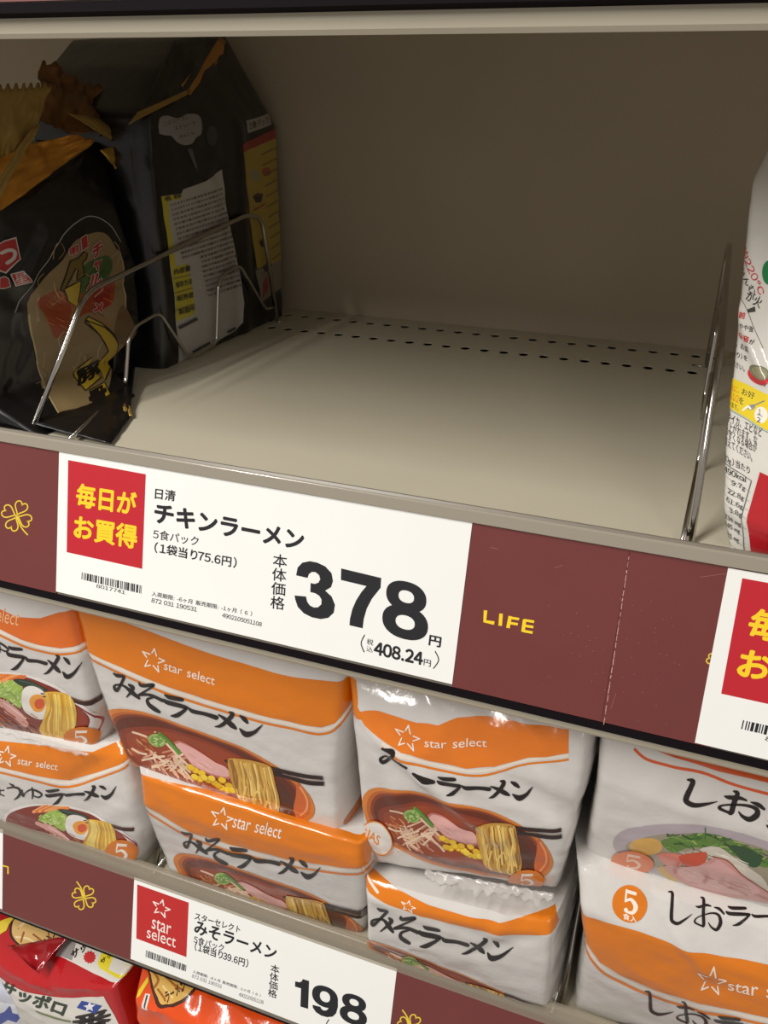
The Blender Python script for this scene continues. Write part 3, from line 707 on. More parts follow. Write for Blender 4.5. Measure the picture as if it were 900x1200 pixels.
def crimp(name, P0, P1, h, drop, m, parent, n=60, amp=0.002, seed=0, tip=Vector((0, -0.006, 0))):
    """crinkled heat-seal fin hanging from the line P0-P1"""
    V, Fc = [], []; R_ = 5
    for i in range(n + 1):
        t = i / n; p = P0.lerp(P1, t); hh = h * (0.75 + 0.5 * noise.noise(Vector((t * 6, seed, 1))) + 0.35 * noise.noise(Vector((t * 17, seed, 4)))) * min(1, 8 * t + 0.15, 8 * (1 - t) + 0.15); zz = 0.0
        for j in range(R_ + 1):
            s_ = j / R_; o = noise.noise(Vector((t * 22 + seed, s_ * 2, seed))) * amp * (0.3 + s_)
            V.append(p + drop * hh * s_ + tip * math.sin(s_ * 2.2) + Vector((0, o - amp * 0.6, (zz if j == R_ else 0) + o * 0.6)))
    for i in range(n):
        for j in range(R_):
            a = i * (R_ + 1) + j; Fc.append((a, a + R_ + 1, a + R_ + 2, a + 1))
    o = mesh_obj(name, V, Fc, m, parent, smooth=True)
    md = o.modifiers.new('film', 'SOLIDIFY'); md.thickness = 0.0003
    return o
GP = 'white and orange noodle packs on the lower shelf'
Zf = ZL + 0.0006
def flo(p, y): q = at_z(p[0], p[1], Zf); return Vector((q.x, y if y is not None else q.y, Zf))

# --- lower-left miso pack (front, standing on the shelf)
b = Bag([((158, 892, 0.004), (428, 980, 0.004)), ((161, 905, -0.004), (428, 988, -0.004)), ((165, 938, -0.006), (430, 1014, -0.006)), ((180, 982, 0.004), (431, 1050, 0.004)), (Vector((-0.362, 0.010, Zf)), Vector((-0.1795, 0.018, Zf)))], (0, 0.11, 0), bulge=0.004, wr=0.0016, seed=2, flare=0.002)
t = noodle_pack(b, 'white and orange miso noodle pack standing on the shelf below another, behind the 198 card', GP); w = b.build('wrapper', film(WHITE), t)
A = Art(b.px, 0.00015, FI)
A.poly([(158, 904), (200, 914), (250, 924), (300, 935), (360, 951), (434, 966), (432, 1016), (400, 1013), (340, 1003), (280, 986), (230, 971), (162, 937)], ORANGE); lines(A, [(162, 937), (230, 971), (280, 986), (340, 1003), (400, 1013), (434, 1016)], 5, w1=3.6, w2=2.4)
child_art(A, 'orange_band', b, t)
A = Art(b.px, 0.0004, FI); shop_logo(A, (263, 955), 13, 8, (275, 965), (331, 979), (278, 951), sq=0.95); child_art(A, 'brand_logo', b, t)
g2 = affine(((137, 785), (313, 843), (293, 854)), ((216, 970), (378, 1012), (362, 1023)))
A = Art(b.px, 0.0004, FI); gt = lambda x, y: g2(*T1(x, y)); brush(A, MISO['み'] + MISO['そ'] + RAMEN, gt, 0.2); child_art(A, 'product_title', b, t)
gb = affine(((121, 846), (382, 916), (230, 915)), ((194, 1026), (436, 1067), (293, 1065)))
gb = affine(((137, 785), (371, 949), (121, 846)), ((216, 970), (428, 1090), (194, 1018)))
gb = affine(((188, 863), (272, 883), (328, 950)), ((264, 1024), (338, 1044), (388, 1094)))
A = Art(b.px, 0.0004, FI); miso_bowl(A, gb, 0.92, 5); child_art(A, 'bowl_picture', b, t)

# --- upper-left miso pack (resting on the lower one)
bz = 0.0
b = Bag([(at(70, 672, 0.016), at(404, 760, 0.016)), ((84, 706, 0.008), (410, 792, 0.008)), ((101, 768, 0.002), (406, 850, 0.002)), ((125, 838, 0.004), (400, 915, 0.004)), ((150, 893, 0.004), (403, 984, 0.004))], (0.004, 0.12, 0), bulge=0.006, wr=0.0015, seed=1, flare=0.002,
        creases=[((330, 790), (395, 905), 0.006, 0.0014), ((160, 735), (215, 770), 0.004, 0.001)])
t = noodle_pack(b, 'white and orange miso noodle pack lying on top of another, under the 378 card', GP); w = b.build('wrapper', film(WHITE), t)
A = Art(b.px, 0.00015, FI)
bl = [(86, 750), (100, 759), (140, 775), (200, 799), (260, 818), (320, 835), (362, 845), (379, 849), (394, 845), (412, 828)]
A.poly(bl + [(416, 792), (400, 797), (350, 789), (300, 776), (250, 760), (210, 746), (170, 732), (130, 718), (84, 706), (80, 720)], ORANGE); lines(A, bl, 5.5, w1=4, w2=2.8)
child_art(A, 'orange_band', b, t)
A = Art(b.px, 0.0004, FI); k5 = cr((160, 740), 7.5); shop_logo(A, k5(190, 210), 14, 8, k5(285, 292), k5(727, 428), k5(292, 218)); child_art(A, 'brand_logo', b, t)
A = Art(b.px, 0.0004, FI); brush(A, MISO['み'] + MISO['そ'] + RAMEN, T1, 1 / 4.5); child_art(A, 'product_title', b, t)
A = Art(b.px, 0.0004, FI); miso_bowl(A, lambda x, y: (x, y), 1.0, 1); child_art(A, 'bowl_picture', b, t)
def uvart(B): return lambda u, v: (u, v)
A = Art(uvart(b), 0.0003, FI); A.stroke([(1.02, 0.93), (1.1, 0.88), (1.16, 0.8), (1.2, 0.7)], (196, 110, 50), 0.05); A.text('JAS', (1.04, 0.955), (1.2, 0.85), (1.03, 0.87), (224, 140, 60), 0.02); child_art(A, 'side_print', b, t)

# --- lower-right miso pack
b = Bag([((424, 990, 0.04), (660, 1030, 0.04)), ((427, 1003, 0.02), (656, 1050, 0.02)), ((427, 1024, 0.0), (652, 1076, 0.0)), ((428, 1048, -0.006), (650, 1096, -0.006)), ((429, 1090, -0.004), (648, 1138, -0.004)), (Vector((-0.175, 0.0055, Zf)), Vector((-0.024, 0.0055, Zf)))], (0.006, 0.11, 0), bulge=0.005, wr=0.0018, seed=4, flare=0.002,
        creases=[((585, 1090), (600, 1050), 0.005, 0.002), ((440, 1040), (560, 1070), 0.006, 0.002), ((640, 1090), (560, 1110), 0.006, -0.0015)])
t = noodle_pack(b, 'miso noodle pack standing on the shelf under the creased miso pack', GP); w = b.build('wrapper', film(WHITE), t)
k7 = cr((400, 780), 2.8125); A = Art(b.px, 0.00015, FI)
A.poly([k7(*p) for p in ((72, 590), (92, 610), (112, 655), (180, 715), (300, 765), (430, 800), (530, 822), (600, 812), (705, 785), (712, 880), (640, 882), (530, 866), (400, 838), (270, 806), (160, 765), (100, 730), (70, 700))], ORANGE)
A.stroke([k7(*p) for p in ((78, 650), (95, 690), (130, 728))], PALE, 3, k=4); child_art(A, 'orange_band', b, t)
A = Art(b.px, 0.0004, FI); star_logo(A, *k7(232, 772), 9, 8, (238, 222, 206), 1.2, 0.8, 0.25); child_art(A, 'brand_logo', b, t)
g4 = affine(((137, 785), (313, 843), (293, 854)), (k7(125, 785), k7(572, 915), k7(500, 948)))
A = Art(b.px, 0.0004, FI); brush(A, MISO['み'] + MISO['そ'] + RAMEN, lambda x, y: g4(*T1(x, y)), 0.22); child_art(A, 'product_title', b, t)
gb4 = affine(((215, 843), (328, 950), (121, 846)), (k7(300, 958), k7(540, 1120), k7(80, 900)))
A = Art(b.px, 0.0004, FI); miso_bowl(A, gb4, 0.9, 8); child_art(A, 'bowl_picture', b, t)

# --- upper-right miso pack (creased across its title)
b = Bag([((402, 770, 0.018), (700, 828, 0.018)), ((408, 806, 0.006), (694, 872, 0.006)), ((413, 856, 0.0), (688, 918, 0.0)), ((420, 930, 0.0), (676, 975, 0.0)), ((427, 985, 0.004), (662, 1022, 0.004)), ((430, 1008, 0.012), (656, 1040, 0.012))], (-0.008, 0.12, 0), bulge=0.006, wr=0.0026, seed=3, flare=0.002,
        creases=[((424, 828), (500, 905), 0.004, 0.004), ((500, 905), (590, 975), 0.005, 0.003), ((432, 850), (470, 925), 0.010, 0.003), ((560, 870), (680, 960), 0.012, -0.003), ((640, 900), (660, 990), 0.006, 0.002), ((500, 800), (520, 850), 0.004, 0.002), ((600, 820), (640, 870), 0.004, 0.002)])
t = noodle_pack(b, 'white and orange miso noodle pack with a diagonal crease cutting through its black title', GP); w = b.build('wrapper', film(WHITE), t)
A = Art(b.px, 0.00015, FI)
lowl = [(60, 130), (90, 168), (150, 215), (210, 258), (300, 288), (420, 314), (510, 318), (620, 284), (752, 272)]
A.poly([k7(*p) for p in lowl + [(752, 198), (640, 178), (540, 158), (450, 150), (390, 152), (330, 170), (260, 165), (190, 145), (130, 132)]], (224, 120, 32)); A.poly([k7(*p) for p in ((18, 20), (52, 40), (62, 120), (90, 150), (60, 158), (16, 142))], ORANGE)
lines(A, [k7(*p) for p in lowl[2:]], 5, w1=3.4, w2=2.4); child_art(A, 'orange_band', b, t)
A = Art(b.px, 0.0004, FI); shop_logo(A, k7(228, 212), 15, 6, k7(285, 240), k7(484, 252), k7(286, 212)); child_art(A, 'brand_logo', b, t)
A = Art(b.px, 0.0004, FI); gm = affine(((137, 785), (147, 808), (167, 814)), (k7(138, 240), k7(145, 285), k7(230, 300)))
brush(A, [((150, 240, 5), (175, 247, 9), (185, 258, 8), (165, 282, 7), (148, 290, 8), (142, 278, 6), (165, 268, 4), (200, 285, 7), (228, 300, 5))], k7, 0.36)
brush(A, [((250, 318, 4), (285, 340, 9), (315, 352, 6))], k7, 0.36)
g3 = affine(((312, 172), (822, 328), (735, 378)), ((330, 336), (634, 385), (590, 418))); brush(A, RAMEN, lambda x, y: k7(*g3(x, y)), 0.2); child_art(A, 'product_title', b, t)
gb3 = affine(((121, 842), (371, 949), (210, 864)), (k7(74, 440), k7(697, 615), k7(330, 475)))
gb3 = affine(((215, 843), (328, 950), (121, 846)), (k7(310, 402), k7(590, 668), k7(72, 450)))
A = Art(b.px, 0.0004, FI); miso_bowl(A, gb3, 0.95, 3); child_art(A, 'bowl_picture', b, t)
A = Art(b.px, 0.0012, FI); portion5(A, k7(612, 690), 21, 14, slant=0.1); child_art(A, 'portion_badge', b, t)
A = Art(b.px, 0.0012, FI); c = k7(125, 555); A.ell(c, 17, 22, (224, 140, 60), -25); A.ell(c, 15.6, 20.4, (232, 226, 218), -25); A.text('JAS', k7(85, 565), k7(125, 590), k7(95, 525), (224, 140, 60), 0.03); child_art(A, 'standards_mark', b, t)
crimp('bottom_seal', at(500, 1016, -0.002), at(650, 1044, -0.002), 0.010, Vector((0, -0.35, -1)), SEAL, t, seed=3, amp=0.004, tip=Vector((0, -0.002, 0)))

# --- shoyu packs (left)
def shoyu_bowl(A, g, k=1.0, seed=2):
    rnd = random.Random(seed); c = cr((0, 780), 6.923); q = lambda *P: [g(*c(*p)) for p in P]
    A.poly(q((-300, 120), (-120, 30), (100, 15), (300, 50), (480, 120), (640, 240), (760, 360), (822, 460), (800, 540), (700, 600), (500, 620), (200, 560), (-100, 460), (-300, 320)), (226, 220, 216), 4)
    A.stroke(q((640, 290), (740, 370), (815, 455), (800, 530)), (150, 30, 44), 1.8 * k)
    A.poly(q((-280, 140), (-100, 50), (120, 35), (320, 80), (500, 160), (640, 290), (730, 380), (745, 450), (690, 520), (500, 560), (200, 520), (-100, 420), (-280, 300)), (126, 40, 22), 4)
    A.poly(q((620, 300), (700, 360), (735, 430), (690, 480), (640, 470)), (150, 54, 28), 3)
    for i in range(9): x = -60 + i * 26; A.stroke(q((x, 105 - i * 3), (x + 90, 40 + i * 2)), rnd.choice([(232, 130, 50), (220, 110, 40), (240, 160, 90)]), 4.4 * k, k=1)
    A.poly(q((-20, 190), (30, 130), (100, 90), (170, 85), (220, 130), (225, 230), (205, 310), (150, 280), (90, 230), (30, 215)), (160, 190, 84), 4)
    for _ in range(44): x, y = rnd.uniform(0, 215), rnd.uniform(100, 290); A.stroke(q((x, y), (x + rnd.uniform(-30, 30), y + rnd.uniform(-30, 20))), rnd.choice([(190, 214, 120), (132, 168, 62), (206, 222, 150), (170, 200, 100)]), 1.8 * k, k=1) if y < 130 + (x + 60) else None
    A.poly(q((150, 75), (220, 72), (300, 95), (380, 130), (432, 158), (400, 168), (320, 148), (230, 135), (180, 110)), (34, 52, 38), 3); A.stroke(q((200, 85), (290, 112), (390, 150)), (74, 96, 70), 1.0 * k)
    A.poly(q((218, 190), (240, 145), (290, 130), (350, 145), (400, 180), (430, 270), (420, 370), (370, 405), (300, 385), (240, 340), (215, 270)), (236, 230, 224), 4)
    A.poly(q((275, 260), (300, 210), (350, 198), (395, 215), (405, 290), (370, 340), (310, 330)), (238, 160, 52), 4); A.poly(q((318, 262), (345, 235), (385, 240), (395, 290), (360, 320), (325, 305)), (216, 84, 32), 4)
    for a, b_, w in (((-30, 225), (90, 310), 6), ((60, 270), (190, 380), 10), ((100, 330), (230, 445), 9), ((40, 250), (150, 340), 7)): A.stroke(q(a, ((a[0] + b_[0]) / 2, (a[1] + b_[1]) / 2 - 8), b_), (222, 160, 152), w * k)
    A.stroke(q((70, 265), (240, 400)), (240, 200, 190), 2 * k); A.stroke(q((60, 310), (200, 460)), (150, 80, 60), 1.8 * k)
    for _ in range(24): x, y = rnd.uniform(-20, 300), rnd.uniform(330, 520); A.stroke(q((x, y), (x + 50, y + 35)), rnd.choice([(96, 30, 18), (170, 76, 36), (200, 120, 60), (74, 24, 16)]), 1.2 * k, k=1)
    A.stroke(q((580, 225), (660, 262), (730, 285), (800, 292)), (56, 26, 20), 5 * k, cap=False); A.stroke(q((600, 222), (680, 258), (795, 272)), (120, 80, 64), 1.0 * k)
    A.poly(q((400, 190), (450, 172), (540, 185), (600, 215), (640, 290), (650, 400), (640, 470), (560, 560), (500, 590), (400, 560), (345, 500), (385, 400), (410, 300)), (226, 176, 62), 3)
    for i in range(40):
        f = rnd.random(); x0 = 410 + 200 * f; x1 = 370 + 270 * f + rnd.uniform(-15, 15)
        A.stroke(q((x0, 182 + 40 * f), (x0 + 12, 300), (x1 + 6, 420), (x1, 540 - 30 * f + rnd.uniform(-40, 20))), rnd.choice([(240, 204, 92), (246, 218, 120), (222, 170, 54), (206, 150, 40), (236, 190, 70)]), rnd.uniform(1.5, 2.6) * k, k=4)
    for x, y in ((385, 190), (400, 212)): A.stroke(q((x - 8, y), (x + 10, y)), (60, 24, 18), 1.6 * k, k=1)
SHOYU = [((10, 95, 4), (16, 120, 6), (12, 142, 5), (0, 142, 5), (2, 132, 4), (20, 133, 4), (42, 143, 4)), ((16, 114, 4), (40, 111, 5)), ((75, 70, 3), (96, 82, 8)), ((60, 99, 5), (100, 92, 7), (130, 100, 8), (138, 125, 9), (125, 148, 8), (102, 166, 3)),
         ((148, 106, 4), (150, 132, 8), (156, 146, 5), (168, 124, 4), (200, 106, 6), (238, 116, 7), (263, 135, 6), (245, 150, 6), (214, 142, 4)), ((205, 95, 4), (212, 128, 7), (206, 160, 3))]
k9 = cr((0, 900), 5.0)
gR = affine(((312, 172), (822, 328), (735, 378)), ((288, 113), (688, 97), (632, 160)))
b = Bag([((-200, 828, 0.008), (146, 872, 0.008)), ((-200, 845, 0.002), (150, 888, 0.002)), ((-195, 870, 0.0), (160, 928, 0.0)), ((-190, 905, 0.002), (170, 975, 0.002)), (Vector((-0.62, 0.006, Zf)), Vector((-0.3905, 0.008, Zf)))], (-0.006, 0.11, 0), bulge=0.004, wr=0.0012, seed=6, nu=64, flare=0.002,
        creases=[((84, 915), (146, 872), 0.006, -0.003), ((120, 960), (160, 935), 0.006, 0.0014)])
t = noodle_pack(b, 'white and orange soy sauce noodle pack standing at the left end behind the clover strip', GP); b.build('wrapper', film(WHITE), t)
A = Art(b.px, 0.00015, FI); k6 = cr((0, 830), 4.5)
lb = [(-60, 888), (0, 895), (40, 904), (83, 913), (115, 904), (150, 892)]
A.poly(lb + [(148, 866), (110, 880), (60, 872), (0, 866), (-60, 856)], ORANGE); lines(A, lb, 4.6, w1=3.2, w2=2.4); child_art(A, 'orange_band', b, t)
A = Art(b.px, 0.0004, FI); shop_logo(A, k6(48, 240), 11.5, 8, k6(108, 278), k6(318, 312), k6(112, 243), skew=0.12); child_art(A, 'brand_logo', b, t)
A = Art(b.px, 0.0004, FI); brush(A, SHOYU, k9, 0.2); brush(A, RAMEN, lambda x, y: k9(*gR(x, y)), 0.16); child_art(A, 'product_title', b, t)
gs = affine(((43, 820), (75, 833), (100, 862)), ((91, 966), (120, 978), (146, 1003)))
gs = affine(((43, 820), (70, 806), (73, 862)), ((91, 967), (116, 957), (119, 999)))
A = Art(b.px, 0.0004, FI); shoyu_bowl(A, gs, 0.8, 5); child_art(A, 'bowl_picture', b, t)
A = Art(b.px, 0.0012, FI); portion5(A, (144, 996), 18.5, 15.5); child_art(A, 'portion_badge', b, t)

b = Bag([((-210, 620, 0.018), (76, 668, 0.018)), ((-205, 650, 0.006), (86, 708, 0.006)), ((-195, 690, 0.0), (102, 768, 0.0)), ((-188, 740, 0.002), (116, 832, 0.002)), ((-186, 800, 0.012), (124, 886, 0.012))], (-0.004, 0.12, 0), bulge=0.006, wr=0.0012, seed=5, nu=64, flare=0.002,
        creases=[((50, 735), (84, 700), 0.006, -0.003), ((60, 800), (110, 870), 0.006, 0.0012)])
t = noodle_pack(b, 'soy sauce noodle pack with egg picture lying on top, far left under the rail', GP); b.build('wrapper', film(WHITE), t)
A = Art(b.px, 0.00015, FI); k5 = cr((0, 680), 5.0)
lb = [(-80, 700), (-30, 718), (0, 730), (30, 745), (50, 751.5), (75, 756), (104, 754)]
A.poly(lb + [(92, 714), (70, 717), (50, 722), (26, 719), (0, 707), (-40, 692), (-80, 684)], (214, 104, 34)); lines(A, lb, 5, w1=3.4, w2=2.6); child_art(A, 'orange_band', b, t)
A = Art(b.px, 0.0004, FI); A.text('star select', (-28, 716), (27, 729), (-26, 700), (240, 180, 130), 0.004); child_art(A, 'brand_logo', b, t)
gR1 = affine(((312, 172), (822, 328), (735, 378)), (k5(80, 365), k5(490, 470), k5(415, 545)))
gU = affine(((148, 106), (263, 135), (206, 160)), (k5(-40, 320), k5(75, 380), k5(30, 395)))
A = Art(b.px, 0.0004, FI); brush(A, RAMEN, lambda x, y: gR1(x, y), 0.18); brush(A, SHOYU[4:], gU, 0.2); child_art(A, 'product_title', b, t)
A = Art(b.px, 0.0004, FI); shoyu_bowl(A, lambda x, y: (x, y), 1.0, 2); child_art(A, 'bowl_picture', b, t)
A = Art(b.px, 0.0012, FI); portion5(A, (98, 861), 19.5, 14); child_art(A, 'portion_badge', b, t)
crimp('bottom_seal', at(-60, 834, -0.002), at(106, 882, -0.002), 0.005, Vector((0, -0.2, -1)), SEAL, t, seed=9, amp=0.002, tip=Vector((0, -0.001, 0)))

# --- shio packs (right)
SHIO = [((158, 155, 8), (195, 165, 20), (180, 210, 22), (150, 275, 24), (152, 303, 22), (205, 325, 20), (285, 320, 14), (365, 305, 3)),
        ((415, 270, 6), (450, 280, 18), (520, 285, 16), (568, 300, 8)), ((480, 238, 8), (505, 255, 20), (480, 320, 22), (462, 382, 22), (435, 380, 12), (378, 352, 14), (400, 334, 9), (470, 330, 9), (570, 335, 12), (635, 358, 18), (640, 398, 26), (590, 428, 22), (540, 408, 14), (515, 378, 6)), ((600, 312, 6), (650, 330, 18), (690, 360, 12))]
k8, kS = cr((780, 880), 6.0), cr((700, 940), 4.5)
b = Bag([((672, 985, 0.02), (1010, 1075, 0.02)), ((674, 1010, 0.004), (1010, 1110, 0.004)), ((678, 1060, -0.008), (1010, 1180, -0.008)), ((684, 1108, -0.006), (1005, 1240, -0.006)), (Vector((-0.008, 0.016, Zf)), Vector((0.185, 0.016, Zf)))], (0.0, 0.10, 0), bulge=0.006, wr=0.0019, seed=8, nu=64, flare=0.002,
        creases=[((800, 1085), (830, 1130), 0.006, 0.0024), ((780, 1060), (800, 1100), 0.005, 0.0018), ((690, 1020), (700, 1060), 0.006, 0.002)])
t = noodle_pack(b, 'white and orange salt noodle pack standing at the lower right with an orange 5 badge', GP); b.build('wrapper', film(WHITE), t)
A = Art(b.px, 0.00015, FI)
lb = [(684, 1098), (704, 1122), (730, 1136), (770, 1152), (820, 1166), (870, 1175), (930, 1186)]
A.poly(lb + [(930, 1126), (890, 1118), (850, 1112), (800, 1100), (750, 1084), (700, 1072), (676, 1068)], ORANGE); lines(A, lb, 6, w1=4, w2=3); child_art(A, 'orange_band', b, t)
A = Art(b.px, 0.0004, FI); shop_logo(A, kS(605, 895), 17, 8, kS(690, 945), kS(1130, 1010), kS(692, 885), w=1.8, skew=0.12); child_art(A, 'brand_logo', b, t)
A = Art(b.px, 0.0004, FI)
gq = affine(((158, 155), (690, 360), (150, 300)), (kS(378, 436), kS(668, 552), kS(398, 575))); brush(A, SHIO, gq, 0.1)
brush(A, RAMEN[:3], lambda x, y: kS(*affine(((312, 172), (580, 292), (340, 285)), ((690, 520), (960, 578), (715, 606)))(x, y)), 0.15)
gq2 = affine(((158, 155), (690, 360), (150, 300)), (kS(256, 958), kS(592, 1092), kS(290, 1068))); brush(A, SHIO, gq2, 0.1)
brush(A, RAMEN[:3], lambda x, y: kS(*affine(((312, 172), (580, 292), (340, 285)), ((640, 1080), (960, 1150), (645, 1145)))(x, y)), 0.15); child_art(A, 'product_title', b, t)
A = Art(b.px, 0.0004, FI); c = kS(175, 508); portion5(A, c, 20.5, 21.5, sub='食入', slant=0.2); child_art(A, 'portion_badge', b, t)
A = Art(b.px, 0.0004, FI); A.poly([kS(*p) for p in ((-20, 1190), (100, 1150), (300, 1155), (500, 1190), (800, 1260), (300, 1300))], (150, 142, 150), 3); child_art(A, 'bowl_picture', b, t)

b = Bag([((706, 826, 0.022), (1010, 905, 0.022)), ((704, 862, 0.01), (1010, 940, 0.01)), ((699, 910, 0.002), (1010, 1000, 0.002)), ((690, 965, 0.006), (1010, 1060, 0.006)), ((682, 1004, 0.02), (1010, 1105, 0.02))], (0.0, 0.11, 0), bulge=0.006, wr=0.0018, seed=7, nu=64, flare=0.002)
t = noodle_pack(b, 'salt noodle pack with ham and greens picture, lying on top at the right', GP); b.build('wrapper', film((206, 202, 198)), t)
A = Art(b.px, 0.00015, FI)
lb = [(744, 872), (760, 884), (790, 891), (830, 900), (860, 912), (900, 923), (960, 940)]
A.stroke(lb, (206, 84, 36), 3.4, k=4, cap=False); A.poly([(744, 864), (790, 880), (840, 896), (880, 906), (960, 926), (960, 900), (850, 872)], (206, 84, 36)); child_art(A, 'orange_band', b, t)
A = Art(b.px, 0.0004, FI); brush(A, SHIO, k8, 1 / 6.0); gz = affine(((312, 172), (580, 292), (340, 285)), (k8(720, 440), k8(1000, 560), k8(750, 560))); brush(A, RAMEN[:3], gz, 0.15); child_art(A, 'product_title', b, t)
A = Art(b.px, 0.0004, FI); rnd = random.Random(4); q = lambda *P: [kS(*p) for p in P]
A.poly(q((90, 210), (130, 130), (260, 85), (450, 72), (650, 95), (850, 150), (1100, 260), (1100, 500), (800, 480), (500, 400), (200, 300)), (172, 160, 166), 4)
A.poly(q((160, 220), (220, 160), (350, 125), (550, 120), (750, 160), (950, 240), (1000, 420), (700, 440), (400, 340)), (150, 140, 120), 4)
A.poly(q((175, 190), (230, 155), (310, 150), (345, 180), (330, 225), (250, 240), (190, 225)), (206, 160, 82), 4); A.poly(q((320, 310), (400, 300), (445, 345), (425, 380), (380, 370)), (196, 160, 90), 3)
A.poly(q((340, 160), (440, 135), (560, 120), (680, 140), (800, 190), (900, 260), (890, 300), (800, 270), (650, 210), (500, 190), (400, 220)), (92, 124, 54), 4)
for _ in range(70):
    x = rnd.uniform(370, 890); y = 150 + max(0, (x - 600)) * 0.3 + rnd.uniform(-30, 50); A.stroke(q((x, y), (x + rnd.uniform(10, 50), y + rnd.uniform(-14, 26))), rnd.choice([(62, 98, 44), (112, 146, 64), (42, 72, 40), (150, 170, 96), (84, 122, 52)]), rnd.uniform(1, 2.2), k=1)
A.stroke(q((570, 150), (572, 92)), (70, 110, 50), 1.4, k=1); A.poly(q((700, 185), (780, 190), (860, 240), (850, 290), (800, 290), (730, 230)), (44, 76, 46), 3)
A.poly(q((540, 200), (640, 190), (740, 260), (860, 340), (900, 400), (900, 430), (760, 340), (640, 250)), (200, 190, 178), 3)
for _ in range(30): x = rnd.uniform(420, 760); y = 190 + (x - 420) * 0.22 + rnd.uniform(-15, 30); A.stroke(q((x, y), (x + 60, y + 26)), rnd.choice([(214, 206, 192), (192, 186, 166), (226, 220, 208)]), 0.9, k=1)
A.poly(q((320, 235), (400, 222), (470, 240), (440, 290), (380, 300)), (206, 120, 104), 3); A.poly(q((435, 235), (560, 212), (580, 225), (570, 270), (530, 290), (470, 285)), (196, 78, 52), 3)
ham = q((350, 300), (430, 290), (520, 290), (580, 262), (630, 240), (690, 262), (760, 330), (850, 395), (930, 450), (930, 490), (780, 474), (640, 452), (500, 408), (410, 352))
A.poly(ham, (196, 140, 134), 3); A.poly(q((420, 310), (600, 275), (640, 255), (740, 330), (860, 420), (780, 450), (640, 430), (510, 390)), (208, 160, 156), 3)
for _ in range(26): x = rnd.uniform(450, 800); y = 280 + (x - 450) * 0.35 + rnd.uniform(0, 90) * (1 - (x - 450) / 500); A.stroke(q((x, y), (x + 40, y + 14)), rnd.choice([(220, 180, 174), (190, 136, 132), (204, 150, 148)]), 1.3, k=1)
A.stroke(q((610, 236), (690, 262), (760, 330), (850, 395), (930, 450)), (140, 70, 48), 1.4); child_art(A, 'bowl_picture', b, t)
A = Art(b.px, 0.0012, FI); portion5(A, kS(190, 284), 25, 14, sub='食入', slant=0.15, col=(212, 112, 60), fg=(226, 190, 170)); child_art(A, 'portion_badge', b, t)
divider((-0.3775, 0.0116), (-0.381, 0.32), ZL, 'chromed wire divider between the soy sauce and miso packs on the lower shelf', zig_front=0.004)
divider((-0.0165, 0.0116), (-0.0165, 0.32), ZL, 'chromed wire divider between the miso and salt packs on the lower shelf', zig_front=-0.006)
#==BLACK==
# ------------------------------------------------------------------ black packs on the nearly empty shelf
BF = (17, 16, 17)
def bfilm(): return mat('black_wrapper_film', BF, 0.28, 0.5, 0, 0.3, 0.5, 30)
GB = 'black noodle packs with gold lined seals'
def sheet(name, quad, m, parent, amp=0.006, seed=0, n=26, k=16, zig=None, zw=2, thick=0.0003):
    """crumpled foil sheet between four corners (TL, TR, BR, BL); zig = saw-tooth cut edge"""
    a, b, c, d = quad; V, Fc = [], []; nrm = (b - a).cross(d - a).normalized(); 
    for j in range(k + 1):
        for i in range(n + 1):
            u, v_ = i / n, j / k; p = a.lerp(b, u).lerp(d.lerp(c, u), v_)
            q = Vector((u * 3.1, v_ * 2.3, seed * 4.7)); h = noise.noise(q * 1.2) * 0.9 + (0.45 - abs(noise.noise(q * 2.6 + Vector((3, 1, 0))))) * 0.8
            p = p + nrm * (h * amp)
            if zig == 'top' and j == 0: p = p + (a - d).normalized() * (0.0035 if i % 4 < 2 else 0)
            if zig == 'right' and i == n: p = p + (b - a).normalized() * (0.0028 if j % 2 else 0)
            V.append(p)
    w = n + 1
    for j in range(k):
        for i in range(n): Fc.append((j * w + i, j * w + i + 1, (j + 1) * w + i + 1, (j + 1) * w + i))
    o = mesh_obj(name, V, Fc, m, parent, smooth=True); md = o.modifiers.new('film', 'SOLIDIFY'); md.thickness = thick; return o
PINK = lambda c: mat('print_%d_%d_%d' % tuple(c[:3]), c, 0.3, 0.5, 0, 0.25, 0.25, 45)
# back pack with the ingredients label
XB = -0.4205
b = Bag([(at_x(206, 46, XB - 0.035), at_x(262, 40, XB - 0.035)), (at_x(186, 80, XB - 0.018), at_x(290, 88, XB - 0.018)), (at_x(168, 132, XB - 0.004), at_x(324, 148, XB - 0.004)), (at_x(176, 250, XB), at_x(329, 260, XB)), (at_x(190, 350, XB), at_x(331, 325, XB)), (Vector((-0.4225, 0.172, 0.0006)), Vector((-0.4165, 0.385, 0.0006)))],
        (-0.11, 0.0, 0), nu=60, nv=50, bulge=0.004, wr=0.0016, seed=12, flare=0.004, creases=[((276, 150), (286, 392), 0.006, 0.003), ((250, 200), (280, 385), 0.005, -0.0015)])
t = noodle_pack(b, 'tall black noodle pack at the back with a white ingredients label and yellow cooking panel', GB); b.build('wrapper', bfilm(), t)
kb = cr((150, 200), 4.5); ku = cr((150, 50), 4.5)
A = Art(b.px, 0.0003, PINK); LG = (176, 172, 166)
A.poly([kb(*p) for p in ((160, 135), (262, 118), (268, 98), (380, 55), (470, -8), (490, 150), (530, 350), (572, 560), (592, 700), (592, 800), (560, 840), (480, 890), (400, 960), (275, 1078), (262, 930), (240, 760), (215, 540), (185, 300))], LG)
A.poly([kb(*p) for p in ((160, 136), (258, 120), (262, 146), (195, 160), (210, 320), (240, 505), (212, 510), (186, 310))], (190, 178, 60)); A.poly([kb(*p) for p in ((214, 512), (298, 488), (342, 755), (244, 795))], (190, 178, 60))
DK = (62, 58, 54); rnd = random.Random(5)
